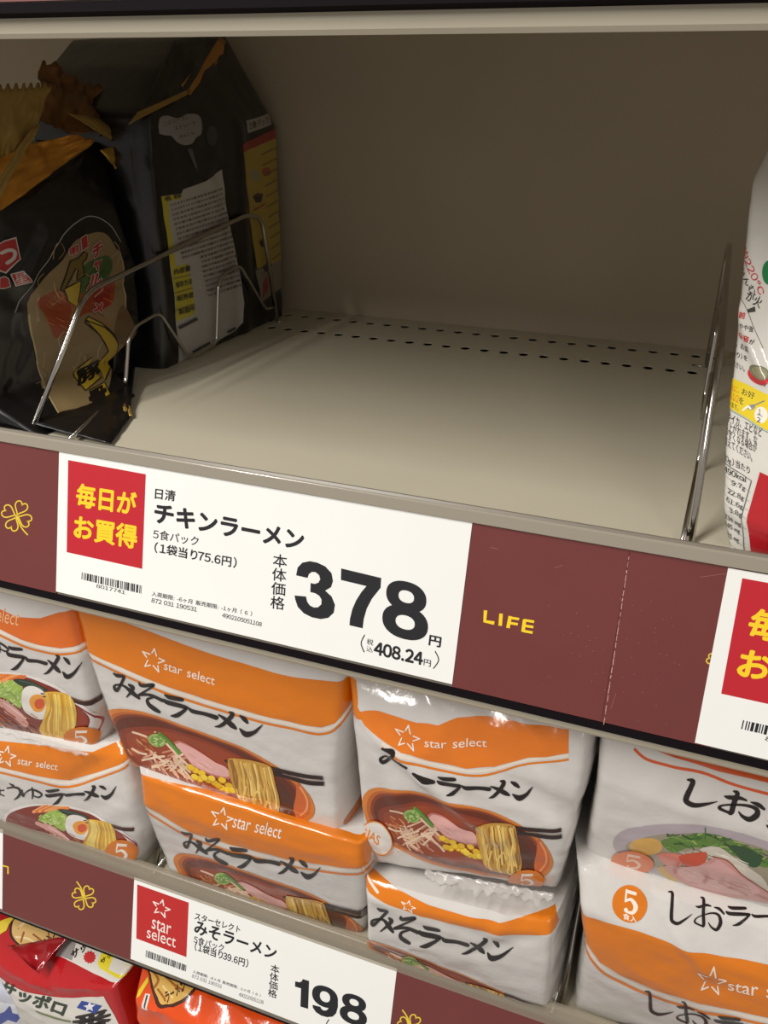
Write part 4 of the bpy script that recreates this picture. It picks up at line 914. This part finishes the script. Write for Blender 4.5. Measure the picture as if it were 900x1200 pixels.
for i in range(21):
    y0 = 182 + i * 27; x0 = 206 + i * 5.5 + (88 if i > 11 else 0); x1 = 480 + i * 5.2; x = x0
    while x < x1 - 12:
        L = rnd.uniform(7, 16); y = y0 - (x - 206) * 0.33
        A.stroke([kb(x, y), kb(min(x + L, x1), y - min(L, x1 - x) * 0.33)], rnd.choice([(104, 100, 94), (124, 119, 112), (140, 135, 128)]), 2.6, k=1, cap=False); x += L + rnd.uniform(2, 6)
A.text('名 称', kb(174, 162), kb(256, 142), kb(172, 138), DK, 0.02)
for i, tx in enumerate(('内容量', '保存方法', '販売者', '製造所')): y = 545 + i * 70; A.text(tx, kb(228 + i * 9, y + 4), kb(310 + i * 9, y - 20), kb(226 + i * 9, y - 26), DK, 0.02)
A.stroke([kb(222, 570), kb(312, 546)], DK, 0.6); A.stroke([kb(228, 645), kb(322, 616)], DK, 0.6); A.stroke([kb(236, 735), kb(334, 700)], DK, 0.6)
A.stroke([kb(258, 828), kb(350, 778)], (70, 66, 62), 3.6, k=1, cap=False); A.stroke([kb(330, 955), kb(420, 905)], (60, 58, 56), 2.6, k=1, cap=False); A.stroke([kb(512, 850), kb(552, 826)], (60, 58, 56), 3, k=1, cap=False)
child_art(A, 'ingredients_label', b, t, 'white ingredients label with yellow headings')
A = Art(b.px, 0.0003, PINK)
A.poly([ku(*p) for p in ((568, 538), (770, 448), (778, 500), (575, 578))], (150, 52, 44)); A.poly([ku(*p) for p in ((575, 578), (778, 498), (785, 700), (800, 900), (806, 1140), (735, 1170), (660, 1190), (615, 920), (590, 740))], (172, 148, 58))
A.poly([ku(*p) for p in ((650, 1200), (808, 1140), (800, 1290), (690, 1370))], (132, 126, 108)); A.poly([ku(*p) for p in ((690, 1270), (715, 1225), (722, 1300), (695, 1350))], (150, 50, 50))
for x, y, r in ((663, 810, 30), (690, 1050, 24), (715, 1180, 26)): A.poly([ku(x - r, y), ku(x + r, y - 12), ku(x + r * 0.6, y + r), ku(x - r * 0.4, y + r * 1.1)], (40, 34, 32)); A.poly([ku(x - r, y - 4), ku(x, y - 20), ku(x + r, y - 14), ku(x, y + 2)], (86, 60, 44))
A.ell(ku(650, 700), 6, 7, (150, 144, 112)); A.ell(ku(715, 680), 6, 5, (166, 84, 66))
for i in range(11): y = 590 + i * 55; A.stroke([ku(690 + i * 5, y), ku(770 + i * 3, y - 36)], (112, 92, 46), 1.6, k=1)
A.stroke([ku(640, 880), ku(700, 850)], (160, 80, 60), 2.4, k=1); A.poly([ku(*p) for p in ((600, 412), (735, 372), (745, 430), (610, 478))], (160, 156, 148)); A.text('5食パック', ku(622, 458), ku(732, 425), ku(618, 420), DK, 0.03)
child_art(A, 'cooking_panel', b, t, 'yellow cooking panel with bowl drawings')
A = Art(b.px, 0.0003, PINK); A.poly([ku(*p) for p in ((150, 400), (190, 384), (240, 400), (290, 376), (345, 380), (362, 420), (360, 480), (330, 500), (310, 530), (270, 540), (230, 520), (205, 490), (150, 480))], (140, 138, 134), 2)
A.text('ストレート', ku(225, 462), ku(335, 430), ku(218, 442), DK, 0.02); A.text('めんニャ。', ku(248, 506), ku(330, 482), ku(244, 486), DK, 0.02); A.text('このスープに', ku(172, 440), ku(300, 402), ku(166, 418), DK, 0.01)
A.ell(ku(415, 490), 6, 12, (58, 58, 62)); A.poly([ku(*p) for p in ((285, 560), (310, 560), (340, 665), (325, 660))], (86, 92, 100)); child_art(A, 'speech_bubble', b, t, 'grey speech bubble printed on black')
sheet('gold_lining', (at_x(258, 42, XB - 0.031), at_x(271, 55, XB - 0.028), at_x(222, 112, XB - 0.005), at_x(212, 100, XB - 0.006)), GOLD, t, 0.001, 3, 10, 10)
sheet('seal_flap', (at_x(205, 46, XB - 0.028), at_x(258, 42, XB - 0.026), at_x(218, 110, XB - 0.001), at_x(164, 134, XB - 0.001)), bfilm(), t, 0.003, 6, 14, 12)
sheet('gold_edge', (at_x(162, 131, XB + 0.001), at_x(222, 104, XB + 0.001), at_x(224, 109, XB + 0.002), at_x(150, 146, XB + 0.002)), GOLDD, t, 0.001, 4, 12, 4)
sheet('corner_gusset', (at_x(150, 150, -0.455), at_x(172, 135, -0.425), at_x(196, 425, -0.423), at_x(164, 425, -0.457)), bfilm(), t, 0.003, 8, 10, 18)

# middle pack, mostly hidden
XC = -0.452
b = Bag([(at_x(122, 176, XC - 0.03), at_x(158, 178, XC - 0.03)), (at_x(126, 210, XC - 0.004), at_x(163, 205, XC - 0.004)), (at_x(136, 320, XC), at_x(166, 320, XC)), (Vector((XC, 0.138, 0.0006)), Vector((XC, 0.168, 0.0006)))], (-0.10, 0.0, 0), nu=24, nv=40, bulge=0.003, wr=0.0016, seed=14)
t = noodle_pack(b, 'black noodle pack squeezed in the middle of the black ones, showing brown gold foil flaps', GB); b.build('wrapper', bfilm(), t)
GB3 = mat('brown_gold_foil', (120, 82, 44), 0.34, 0.5, 0.4, bump=0.6, bscale=30)
sheet('gold_flap', (at_x(50, 74, XC - 0.03), at_x(128, 106, XC - 0.02), at_x(150, 164, XC - 0.005), at_x(40, 140, XC - 0.012)), GB3, t, 0.008, 2, 34, 18, 'top')
sheet('gold_flap', (at_x(80, 132, XC + 0.001), at_x(120, 140, XC), at_x(158, 172, XC - 0.001), at_x(148, 176, XC + 0.001)), GOLDD, t, 0.002, 5, 14, 6)
sheet('gold_lining', (at_x(117, 176, XC + 0.002), at_x(150, 167, XC + 0.002), at_x(147, 200, XC + 0.003), at_x(136, 199, XC + 0.003)), mat('bright_gold_foil', (206, 160, 70), 0.35, 0.5, 0.5, bump=0.4, bscale=40), t, 0.002, 7, 10, 8)

# front pack with the picture panel
XF = -0.434
b = Bag([(at_x(94, 168, XF - 0.03), at_x(118, 166, XF - 0.03)), (at_x(-10, 244, XF - 0.016), at_x(136, 244, XF - 0.004)), (at_x(-16, 300, XF - 0.018), at_x(158, 310, XF - 0.002)), (at_x(-12, 400, XF - 0.020), at_x(164, 390, XF + 0.002)), (Vector((-0.455, 0.0045, 0.022)), Vector((-0.4345, 0.116, 0.022))), (Vector((-0.415, 0.0075, 0.0010)), Vector((-0.404, 0.106, 0.0012)))],
        (-0.10, 0.0, 0), nu=64, nv=60, bulge=0.004, wr=0.0018, seed=16, creases=[((20, 340), (50, 270), 0.004, 0.003), ((60, 360), (150, 330), 0.006, -0.003), ((20, 345), (40, 480), 0.005, -0.002)])
t = noodle_pack(b, 'black noodle pack at the front left with a cream noodle picture and yellow lettering', GB); b.build('wrapper', bfilm(), t)
kf = cr((0, 240), 2.5714); kg = cr((60, 260), 8.18); kh = cr((0, 250), 11.25)
A = Art(b.px, 0.0003, PINK)
A.stroke([kh(*p) for p in ((150, 1300), (250, 1090), (350, 900), (430, 760), (560, 610), (680, 390), (790, 240), (900, 135))] + [(95, 253.5), (110, 255), (126, 266), (137, 283)], (150, 148, 144), 1.1, k=3)
A.poly([kf(*p) for p in ((70, 300), (110, 225), (170, 165), (200, 115), (245, 88), (300, 84), (335, 130), (360, 200), (366, 280), (360, 350), (385, 395), (370, 420), (345, 470), (320, 560), (290, 640), (240, 690), (180, 640), (130, 560), (95, 450))], (128, 108, 74), 3)
A.poly([kf(*p) for p in ((95, 290), (150, 255), (200, 240), (330, 225), (315, 300), (230, 330), (190, 380), (150, 400), (120, 330))], (140, 62, 34), 3); A.poly([kf(*p) for p in ((280, 230), (325, 222), (310, 300), (270, 310))], (140, 36, 30), 2)
A.poly([kf(*p) for p in ((225, 190), (300, 150), (320, 190), (280, 260), (225, 260))], (62, 84, 42), 3)
rnd = random.Random(8)
for _ in range(40): x, y = rnd.uniform(90, 340), rnd.uniform(110, 520); A.stroke([kf(x, y), kf(x + rnd.uniform(-20, 20), y + 22), kf(x + rnd.uniform(-20, 20), y + 46)], rnd.choice([(150, 130, 92), (112, 92, 60), (164, 146, 110), (134, 112, 72)]), 1.2, k=3)
for P_ in (((100, 470), (130, 560), (180, 640), (230, 690)), ((75, 330), (90, 420), (105, 480)), ((345, 140), (362, 230), (362, 320))): A.stroke([kf(*p) for p in P_], (170, 150, 112), 1.6, k=4)
A.poly([kf(*p) for p in ((355, 300), (400, 380), (372, 420), (330, 400), (335, 340))], (104, 78, 50), 3)
for _ in range(30): x, y = rnd.uniform(110, 300), rnd.uniform(250, 360); A.stroke([kf(x, y), kf(x + 22, y + 12)], rnd.choice([(164, 84, 44), (118, 50, 28), (180, 110, 60)]), 1.0, k=1)
for _ in range(12): x, y = rnd.uniform(235, 305), rnd.uniform(170, 250); A.stroke([kf(x, y), kf(x + 12, y - 12)], rnd.choice([(86, 110, 56), (46, 66, 32)]), 1.2, k=1)
child_art(A, 'noodle_picture', b, t, 'cream noodle picture in an arched frame')
A = Art(b.px, 0.0007, PINK); YD = (170, 142, 40)
BX = (26, 20, 18)
def boxed(P, fill, edge=BX, w=1.6): A.poly(P, fill); A.stroke(P + [P[0]], edge, w, k=1)
boxed([kg(*p) for p in ((30, 650), (120, 370), (200, 340), (250, 280), (285, 300), (270, 350), (235, 390), (255, 510), (180, 560), (190, 460), (170, 440), (60, 660))], (100, 84, 34)); boxed([kg(*p) for p in ((60, 640), (150, 590), (225, 560), (220, 820), (130, 760))], YD)
boxed([kg(*p) for p in ((265, 960), (290, 900), (420, 960), (510, 1030), (590, 1150), (600, 1300), (540, 1400), (530, 1250), (480, 1130), (390, 1060))], YD)
boxed([kf(*p) for p in ((238, 345), (300, 368), (345, 420), (345, 470), (310, 530), (296, 500), (316, 440), (290, 400))], YD)
boxed([kf(*p) for p in ((222, 492), (266, 458), (298, 520), (250, 560))], YD); A.text('豚', kf(228, 545), kf(295, 512), kf(222, 498), BX, 0.05)
boxed([kf(*p) for p in ((262, 560), (308, 535), (326, 570), (300, 625), (270, 590))], YD); A.text('骨', kf(268, 612), kf(318, 585), kf(258, 568), BX, 0.05)
child_art(A, 'product_lettering', b, t)
A = Art(b.px, 0.0009, PINK); RD = (150, 34, 34); LW = (176, 168, 158)
for ch, bl, br, tl in (('明', kg(122, 325), kg(195, 285), kg(108, 255)), ('星', kg(225, 265), kg(290, 222), kg(215, 165))): A.text(ch, bl, br, tl, LW, 0.13); A.z += 2e-4; A.text(ch, bl, br, tl, RD, 0.05); A.z -= 1.5e-4
for ch, bl, br, tl in (('チ', kg(330, 345), kg(425, 290), kg(325, 235)), ('ャ', kg(335, 470), kg(410, 430), kg(335, 385)), ('ル', kg(290, 640), kg(410, 600), kg(300, 515)), ('メ', kg(340, 850), kg(415, 870), kg(360, 760))): A.text(ch, bl, br, tl, LW, 0.13); A.z += 2e-4; A.text(ch, bl, br, tl, RD, 0.06); A.z -= 1.5e-4
A.poly([kh(*p) for p in ((-60, 400), (0, 355), (150, 305), (205, 600), (150, 650), (20, 790), (-60, 760))], LW); A.poly([kh(*p) for p in ((-60, 415), (0, 372), (142, 325), (192, 595), (140, 640), (10, 770), (-60, 740))], RD)
A.stroke([kh(*p) for p in ((-20, 520), (60, 480), (130, 500), (120, 580), (40, 650))], LW, 4, k=4)
for P_ in (((65, 795), (220, 752), (270, 820), (310, 890), (130, 955)), ((-60, 840), (0, 820), (50, 850), (78, 960), (0, 990), (-60, 990))): A.poly([kh(*p) for p in P_], LW); cx_, cy_ = sum(p[0] for p in P_) / len(P_), sum(p[1] for p in P_) / len(P_); A.poly([kh(cx_ + (x - cx_) * 0.86, cy_ + (y - cy_) * 0.86) for x, y in P_], RD)
A.text('星', kh(130, 930), kh(270, 880), kh(110, 800), LW); child_art(A, 'maker_mark', b, t, 'red maker emblem and characters')
sheet('gold_flap', (at_x(-22, 178, XF - 0.016), at_x(88, 158, XF - 0.012), at_x(113, 166, XF - 0.008), at_x(-22, 264, XF - 0.004)), GOLD, t, 0.006, 1, 30, 16)
sheet('gold_flap', (at_x(-22, 106, XF - 0.004), at_x(62, 102, XF - 0.004), at_x(36, 168, XF - 0.002), at_x(-22, 198, XF + 0.001)), GOLDD, t, 0.003, 9, 36, 14, 'top')
sheet('gold_flap', (at_x(38, 150, XF + 0.001), at_x(48, 146, XF + 0.001), at_x(-6, 240, XF + 0.004), at_x(-22, 236, XF + 0.004)), GOLDD, t, 0.002, 11, 8, 18)
q = lambda x, y, h: at_z(x, y, 0.001) + Vector((0, 0, h))
sheet('bottom_fin', (q(36, 505, 0.006), q(160, 440, 0.009), q(152, 492, 0.0012), q(130, 522, 0.0012)), bfilm(), t, 0.0015, 12, 22, 12)
sheet('gold_lining', (q(144, 478, 0.004), q(153, 482, 0.004), q(156, 490, 0.0015), q(146, 490, 0.002)), GOLDD, t, 0.001, 13, 8, 6)

# ------------------------------------------------------------------ flour bag at the right
FW = (212, 208, 200)
b = Bag([((912, 140, 0.12), (1000, 118, 0.08)), ((882, 214, 0.11), (1000, 206, 0.07)), ((876, 262, 0.10), (1000, 262, 0.06)), ((868, 336, 0.08), (1000, 356, 0.042)), ((860, 410, 0.060), (1000, 448, 0.024)), ((850, 510, 0.036), (1000, 575, 0.006)), ((845, 590, 0.020), (1000, 668, -0.004)), (Vector((0.0312, 0.013, 0.0006)), Vector((0.118, 0.0055, 0.0006)))],
        (0.03, 0.09, 0), nu=50, nv=64, m=8, bulge=0.006, wr=0.0014, seed=21, creases=[((862, 352), (900, 440), 0.003, 0.003), ((890, 200), (880, 320), 0.005, 0.003), ((858, 500), (862, 600), 0.004, 0.0015)])
P = [p for r in b.G for p in r]; base = Vector((sum(p.x for p in P) / len(P), sum(p.y for p in P) / len(P), 0.0006))
t = empty('flour_bag', base, 'white flour bag with printed cooking steps and a yellow band, behind the right divider', 'flour bag'); b.build('wrapper', film(FW), t)
A = Art(b.px, 0.0003, FI); e8, e6, e4 = cr((840, 340), 8.57), cr((800, 460), 6.0), cr((780, 400), 4.283); IK = (50, 48, 50); RI = (196, 50, 60)
A.text('手前', e8(190, 246), e8(308, 276), e8(197, 186), RI, 0.02); A.text('せ、やや強', e8(170, 332), e8(395, 408), e8(174, 278), IK, 0.004); A.text('うな音', e8(178, 440), e8(365, 505), e8(182, 380), RI, 0.02); A.text('が', e8(368, 512), e8(415, 526), e8(372, 465), IK, 0.008)
A.text('り。お皿', e8(165, 545), e8(355, 605), e8(170, 485), IK, 0.006); A.text('のり）を', e8(155, 648), e8(335, 700), e8(160, 590), IK, 0.006); A.text('ださい。', e8(150, 745), e8(305, 805), e8(155, 690), IK, 0.006)
A.text('約220℃', (870, 290), (893, 345), (878, 286), RI, 0.006); A.text('かんむ', (868, 315), (884, 345), (874, 310), IK, 0.006); A.text('が火', (876, 350), (894, 360), (881, 338), IK, 0.006); A.text('ら', e8(188, 110), e8(245, 120), e8(190, 50), IK, 0.008)
A.stroke([e8(255, 70), e8(330, 190), e8(420, 400), e8(500, 560)], (110, 106, 100), 0.8)
child_art(A, 'cooking_steps', b, t)
A = Art(b.px, 0.0004, FI); A.ell((893, 438), 14, 9, (196, 44, 48), 22); A.ell((894, 433), 13, 8, (120, 118, 96), 22); A.ell((895, 433), 10, 6, (148, 142, 112), 22)
for i in range(5): A.ell((883 + i * 4.4, 438 + i * 1.8 + 2), 1.2, 1.8, (150, 70, 66), 0, 10)
A.poly([e8(*p) for p in ((330, 185), (415, 150), (420, 200), (335, 215))], (70, 68, 66)); A.ell((905, 318), 8, 14, (46, 124, 76)); child_art(A, 'pan_drawing', b, t)
A = Art(b.px, 0.0004, FI); A.poly([e4(*p) for p in ((322, 175), (420, 205), (520, 248), (760, 340), (760, 520), (520, 425), (420, 370), (312, 322))], (228, 202, 44)); A.stroke([e4(*p) for p in ((312, 330), (420, 378), (520, 433), (700, 512))], (70, 150, 130), 0.7)
A.text('お好', e8(275, 1030), e8(410, 1075), e8(285, 965), IK, 0.008); A.text('前に、', e8(140, 1000), e8(250, 1025), e8(145, 935), (222, 120, 40), 0.02); A.text('の1/2', e8(140, 1080), e8(245, 1115), e8(145, 1010), (222, 120, 40), 0.02); A.text('を', e8(250, 1120), e8(300, 1130), e8(255, 1055), IK, 0.008); A.text('います。', e8(135, 1150), e8(245, 1195), e8(138, 1095), IK, 0.008)
A.ell(e4(450, 318), 5, 3, (150, 146, 150), -20); A.stroke([e4(450, 315), e4(515, 285)], (130, 126, 130), 1.4, k=1); A.stroke([e4(405, 335), e4(430, 315), e4(445, 325)], (244, 240, 220), 2.2); A.ell(e4(500, 355), 8, 9.5, (236, 232, 220)); A.text('1', e4(486, 350), e4(498, 354), e4(488, 325), IK, 0.03); A.stroke([e4(480, 352), e4(508, 362)], IK, 0.7); A.text('2', e4(478, 388), e4(496, 394), e4(480, 364), IK, 0.03)
child_art(A, 'yellow_band', b, t, 'yellow band with spoon drawing')
A = Art(b.px, 0.0004, FI)
for tx, bl, br, tl in (('やイカ、エビなど', (320, 192), (585, 292), (326, 128)), ('し上がれます。な', (315, 248), (550, 348), (318, 182)), ('やすくなる場合が', (312, 300), (545, 402), (315, 240)), ('加えてください。', (308, 350), (512, 466), (310, 288)), ('50g）当たり', (300, 470), (495, 562), (302, 408))): A.text(tx, e6(*bl), e6(*br), e6(*tl), IK, 0.004)
for tx, x0, x1, y in (('490kcal', 305, 465, 545), ('9.7g', 362, 458, 640), ('22.8g', 332, 448, 700), ('61.6g', 322, 440, 760), ('3.8g', 344, 430, 830), ('334 mg', 300, 424, 882), ('145 mg', 300, 412, 940), ('191 mg', 300, 402, 1010)): sl_ = 0.42; A.text(tx, e6(x0, y), e6(x1, y + (x1 - x0) * sl_), e6(x0 + 4, y - 44), IK, 0.008)
A.stroke([e6(290, 466), e6(508, 598), e6(435, 1128), e6(285, 1022)], IK, 0.9, k=1)
for i in range(7): y = 560 + i * 66; A.stroke([e6(292, y), e6(500 - i * 9, y + 118)], (150, 148, 146), 0.4, k=1)
A.stroke([e6(300, 1110), e6(360, 1160), e6(400, 1200)], IK, 0.7); child_art(A, 'nutrition_table', b, t)
A = Art(b.px, 0.0003, FI); A.poly([(895, 549), (960, 578), (1000, 600), (1000, 700), (930, 690), (880, 660)], (178, 32, 40)); child_art(A, 'red_panel', b, t)

# ------------------------------------------------------------------ packs on the lowest shelf, seen under the 198 rail
RF = (178, 26, 32); kp = cr((0, 1060), 5.294)
Zb = ZB + 0.0006; G2 = 'noodle packs on the lowest shelf'
def dropto(p, y, z): q = at(*p); return Vector((q.x, y, z))
b = Bag([((-40, 1010, 0.075), (178, 1082, 0.075)), ((-25, 1070, 0.03), (165, 1118, 0.03)), ((-6, 1136, -0.002), (137, 1158, -0.002)), ((14, 1170, -0.008), (150, 1205, -0.008)), (dropto((14, 1172, 0), 0.0, Zb), dropto((150, 1205, 0), 0.0, Zb))], (0.0, 0.10, 0), nu=56, nv=70, bulge=0.005, wr=0.0016, seed=31, creases=[((0, 1120), (60, 1150), 0.006, 0.004), ((80, 1100), (45, 1140), 0.004, 0.004), ((70, 1150), (135, 1150), 0.005, 0.003)])
t = noodle_pack(b, 'red and white noodle pack under the clover strip with a blue star square', G2, None); b.build('wrapper', film(RF), t)
A = Art(b.px, 0.0003, FI)
A.poly([kp(*p) for p in ((0, 425), (60, 470), (180, 515), (300, 535), (420, 545), (655, 552), (700, 640), (760, 760), (800, 900), (150, 900), (60, 640))], (218, 214, 206)); A.poly([kp(*p) for p in ((375, 280), (428, 195), (400, 100), (900, 250), (900, 360), (842, 420), (740, 466), (700, 452), (600, 405), (480, 335))], (218, 214, 206))
A.poly([kp(*p) for p in ((375, 280), (428, 195), (400, 100), (500, 120), (470, 320))], (150, 144, 142)); child_art(A, 'white_panel', b, t)
A = Art(b.px, 0.0006, FI); GR = (40, 54, 38)
A.text('サッポロ', kp(5, 532), kp(414, 658), kp(36, 452), GR, 0.05); A.text('番', kp(470, 770), kp(690, 745), kp(480, 655), INKB, 0.04); A.stroke([kp(250, 632), kp(350, 665), kp(460, 690)], (110, 124, 80), 2)
A.text('サッ', kp(470, 316), kp(560, 252), kp(464, 268), INKB, 0.05); c = kp(577, 302); A.poly([(c[0] + (7.4 if k % 2 else 6) * math.cos(k * math.pi / 12), c[1] + (7.8 if k % 2 else 6.3) * math.sin(k * math.pi / 12)) for k in range(24)], (196, 36, 40)); A.text('おいしい', kp(470, 500 + 0), kp(480, 503), kp(470, 496), (196, 36, 40)) if False else None
P_ = [kp(*p) for p in ((625, 340), (650, 275), (830, 345), (850, 365), (790, 450), (765, 455), (640, 375))]; A.poly(P_, (228, 210, 50)); A.poly([kp(*p) for p in ((720, 300), (830, 348), (790, 440), (690, 385))], (220, 216, 206)); A.text('サッ', kp(648, 350), kp(712, 300), kp(640, 325), INKB, 0.05)
A.poly([kp(*p) for p in ((528, 568), (648, 606), (610, 650), (500, 606))], (38, 66, 150)); c = kp(575, 607); A.poly([(c[0] + (7 if k % 2 == 0 else 3) * math.cos(math.radians(-90 + 36 * k)), c[1] + (6 if k % 2 == 0 else 2.6) * math.sin(math.radians(-90 + 36 * k))) for k in range(10)], (230, 230, 230))
child_art(A, 'product_lettering', b, t)
A = Art(b.px, 0.0006, FI); A.poly([kp(*p) for p in ((80, 160), (100, 60), (240, 40), (420, 140), (400, 180), (300, 262), (200, 262), (120, 225))], (60, 30, 22), 3); A.poly([kp(*p) for p in ((95, 150), (120, 60), (230, 50), (400, 140), (380, 180), (290, 250), (200, 250), (130, 215))], (214, 176, 112), 3)
for P_ in (((150, 110), (200, 80), (260, 120)), ((120, 180), (200, 190), (260, 230)), ((230, 160), (280, 200)), ((170, 150), (150, 210))): A.stroke([kp(*p) for p in P_], rnd.choice([(150, 92, 42), (236, 214, 160)]), 2.4)
A.text('ラーメン', kp(260, 260), kp(380, 160), kp(240, 215), (84, 40, 24), 0.04); A.poly([kp(*p) for p in ((-20, 120), (80, 60), (120, 50), (60, 140), (0, 180))], (226, 200, 60)); A.poly([kp(*p) for p in ((310, 250), (400, 170), (425, 185), (340, 265))], (214, 170, 180)); child_art(A, 'noodle_picture', b, t)
q = [(8, 1112, 0.008), (84, 1098, 0.02), (46, 1140, -0.006), (4, 1122, -0.002)]
sheet('seal_flap', (at(8, 1108, 0.006), at(80, 1097, 0.022), at(45, 1140, -0.010), at(36, 1134, -0.012)), film((150, 20, 28)), t, 0.003, 21, 16, 12)

b = Bag([((180, 1096, 0.07), (430, 1180, 0.07)), ((164, 1128, 0.02), (420, 1215, 0.02)), ((156, 1170, -0.004), (400, 1250, -0.004)), (dropto((156, 1180, 0), 0.0, Zb), dropto((400, 1250, 0), 0.0, Zb))], (0.0, 0.10, 0), nu=60, nv=60, bulge=0.006, wr=0.004, seed=33, creases=[((240, 1150), (236, 1185), 0.003, -0.006), ((270, 1160), (300, 1200), 0.004, 0.003), ((250, 1165), (280, 1160), 0.004, 0.003), ((180, 1175), (220, 1170), 0.004, 0.003)])
t = noodle_pack(b, 'crumpled orange noodle pack under the 198 card with a yellow noodle picture', G2, None); b.build('wrapper', film((224, 78, 20), 0.16), t)
kq = cr((140, 1110), 4.5); A = Art(b.px, 0.0004, FI)
A.poly([kq(*p) for p in ((165, 130), (150, 60), (420, 130), (405, 215), (340, 258), (270, 280), (225, 276), (190, 225))], (70, 34, 20), 3); A.poly([kq(*p) for p in ((178, 130), (165, 70), (400, 140), (392, 205), (330, 246), (265, 266), (235, 262), (204, 215))], (222, 178, 92), 3)
for P_ in (((190, 110), (220, 150), (200, 190)), ((240, 120), (300, 160), (360, 190)), ((220, 200), (260, 250)), ((250, 180), (300, 230))): A.stroke([kq(*p) for p in P_], rnd.choice([(164, 104, 40), (240, 214, 140)]), 3)
A.text('ラーメン', kq(270, 262), kq(375, 185), kq(255, 215), (84, 44, 20), 0.05); A.poly([kq(*p) for p in ((95, 260), (110, 215), (160, 140), (165, 165), (120, 240))], (228, 200, 50)); A.poly([kq(*p) for p in ((150, 225), (178, 226), (165, 312), (130, 300))], (224, 218, 208)); A.text('ラーメン', kq(140, 296), kq(160, 304), kq(150, 236), (60, 50, 46)) if False else A.stroke([kq(160, 236), kq(148, 296)], (70, 60, 56), 2.2, k=1)
child_art(A, 'noodle_picture', b, t)

b = Bag([((-90, 1130, 0.03), (26, 1160, 0.03)), ((-90, 1150, -0.006), (28, 1178, -0.006)), (dropto((-90, 1150, -0.006), -0.006, Zb), dropto((9, 1178, -0.006), -0.006, Zb))], (0.0, 0.03, 0), nu=40, nv=40, bulge=0.004, wr=0.001, seed=35)
t = noodle_pack(b, 'white noodle pack with blue zigzag print in the bottom left corner', G2, None); b.build('wrapper', film((210, 212, 220)), t)
A = Art(b.px, 0.0004, FI); A.poly([kp(*p) for p in ((-60, 640), (10, 660), (40, 650), (70, 615), (85, 660), (140, 680), (110, 720), (60, 700), (20, 725), (-60, 700))], (44, 66, 150)); child_art(A, 'blue_print', b, t)
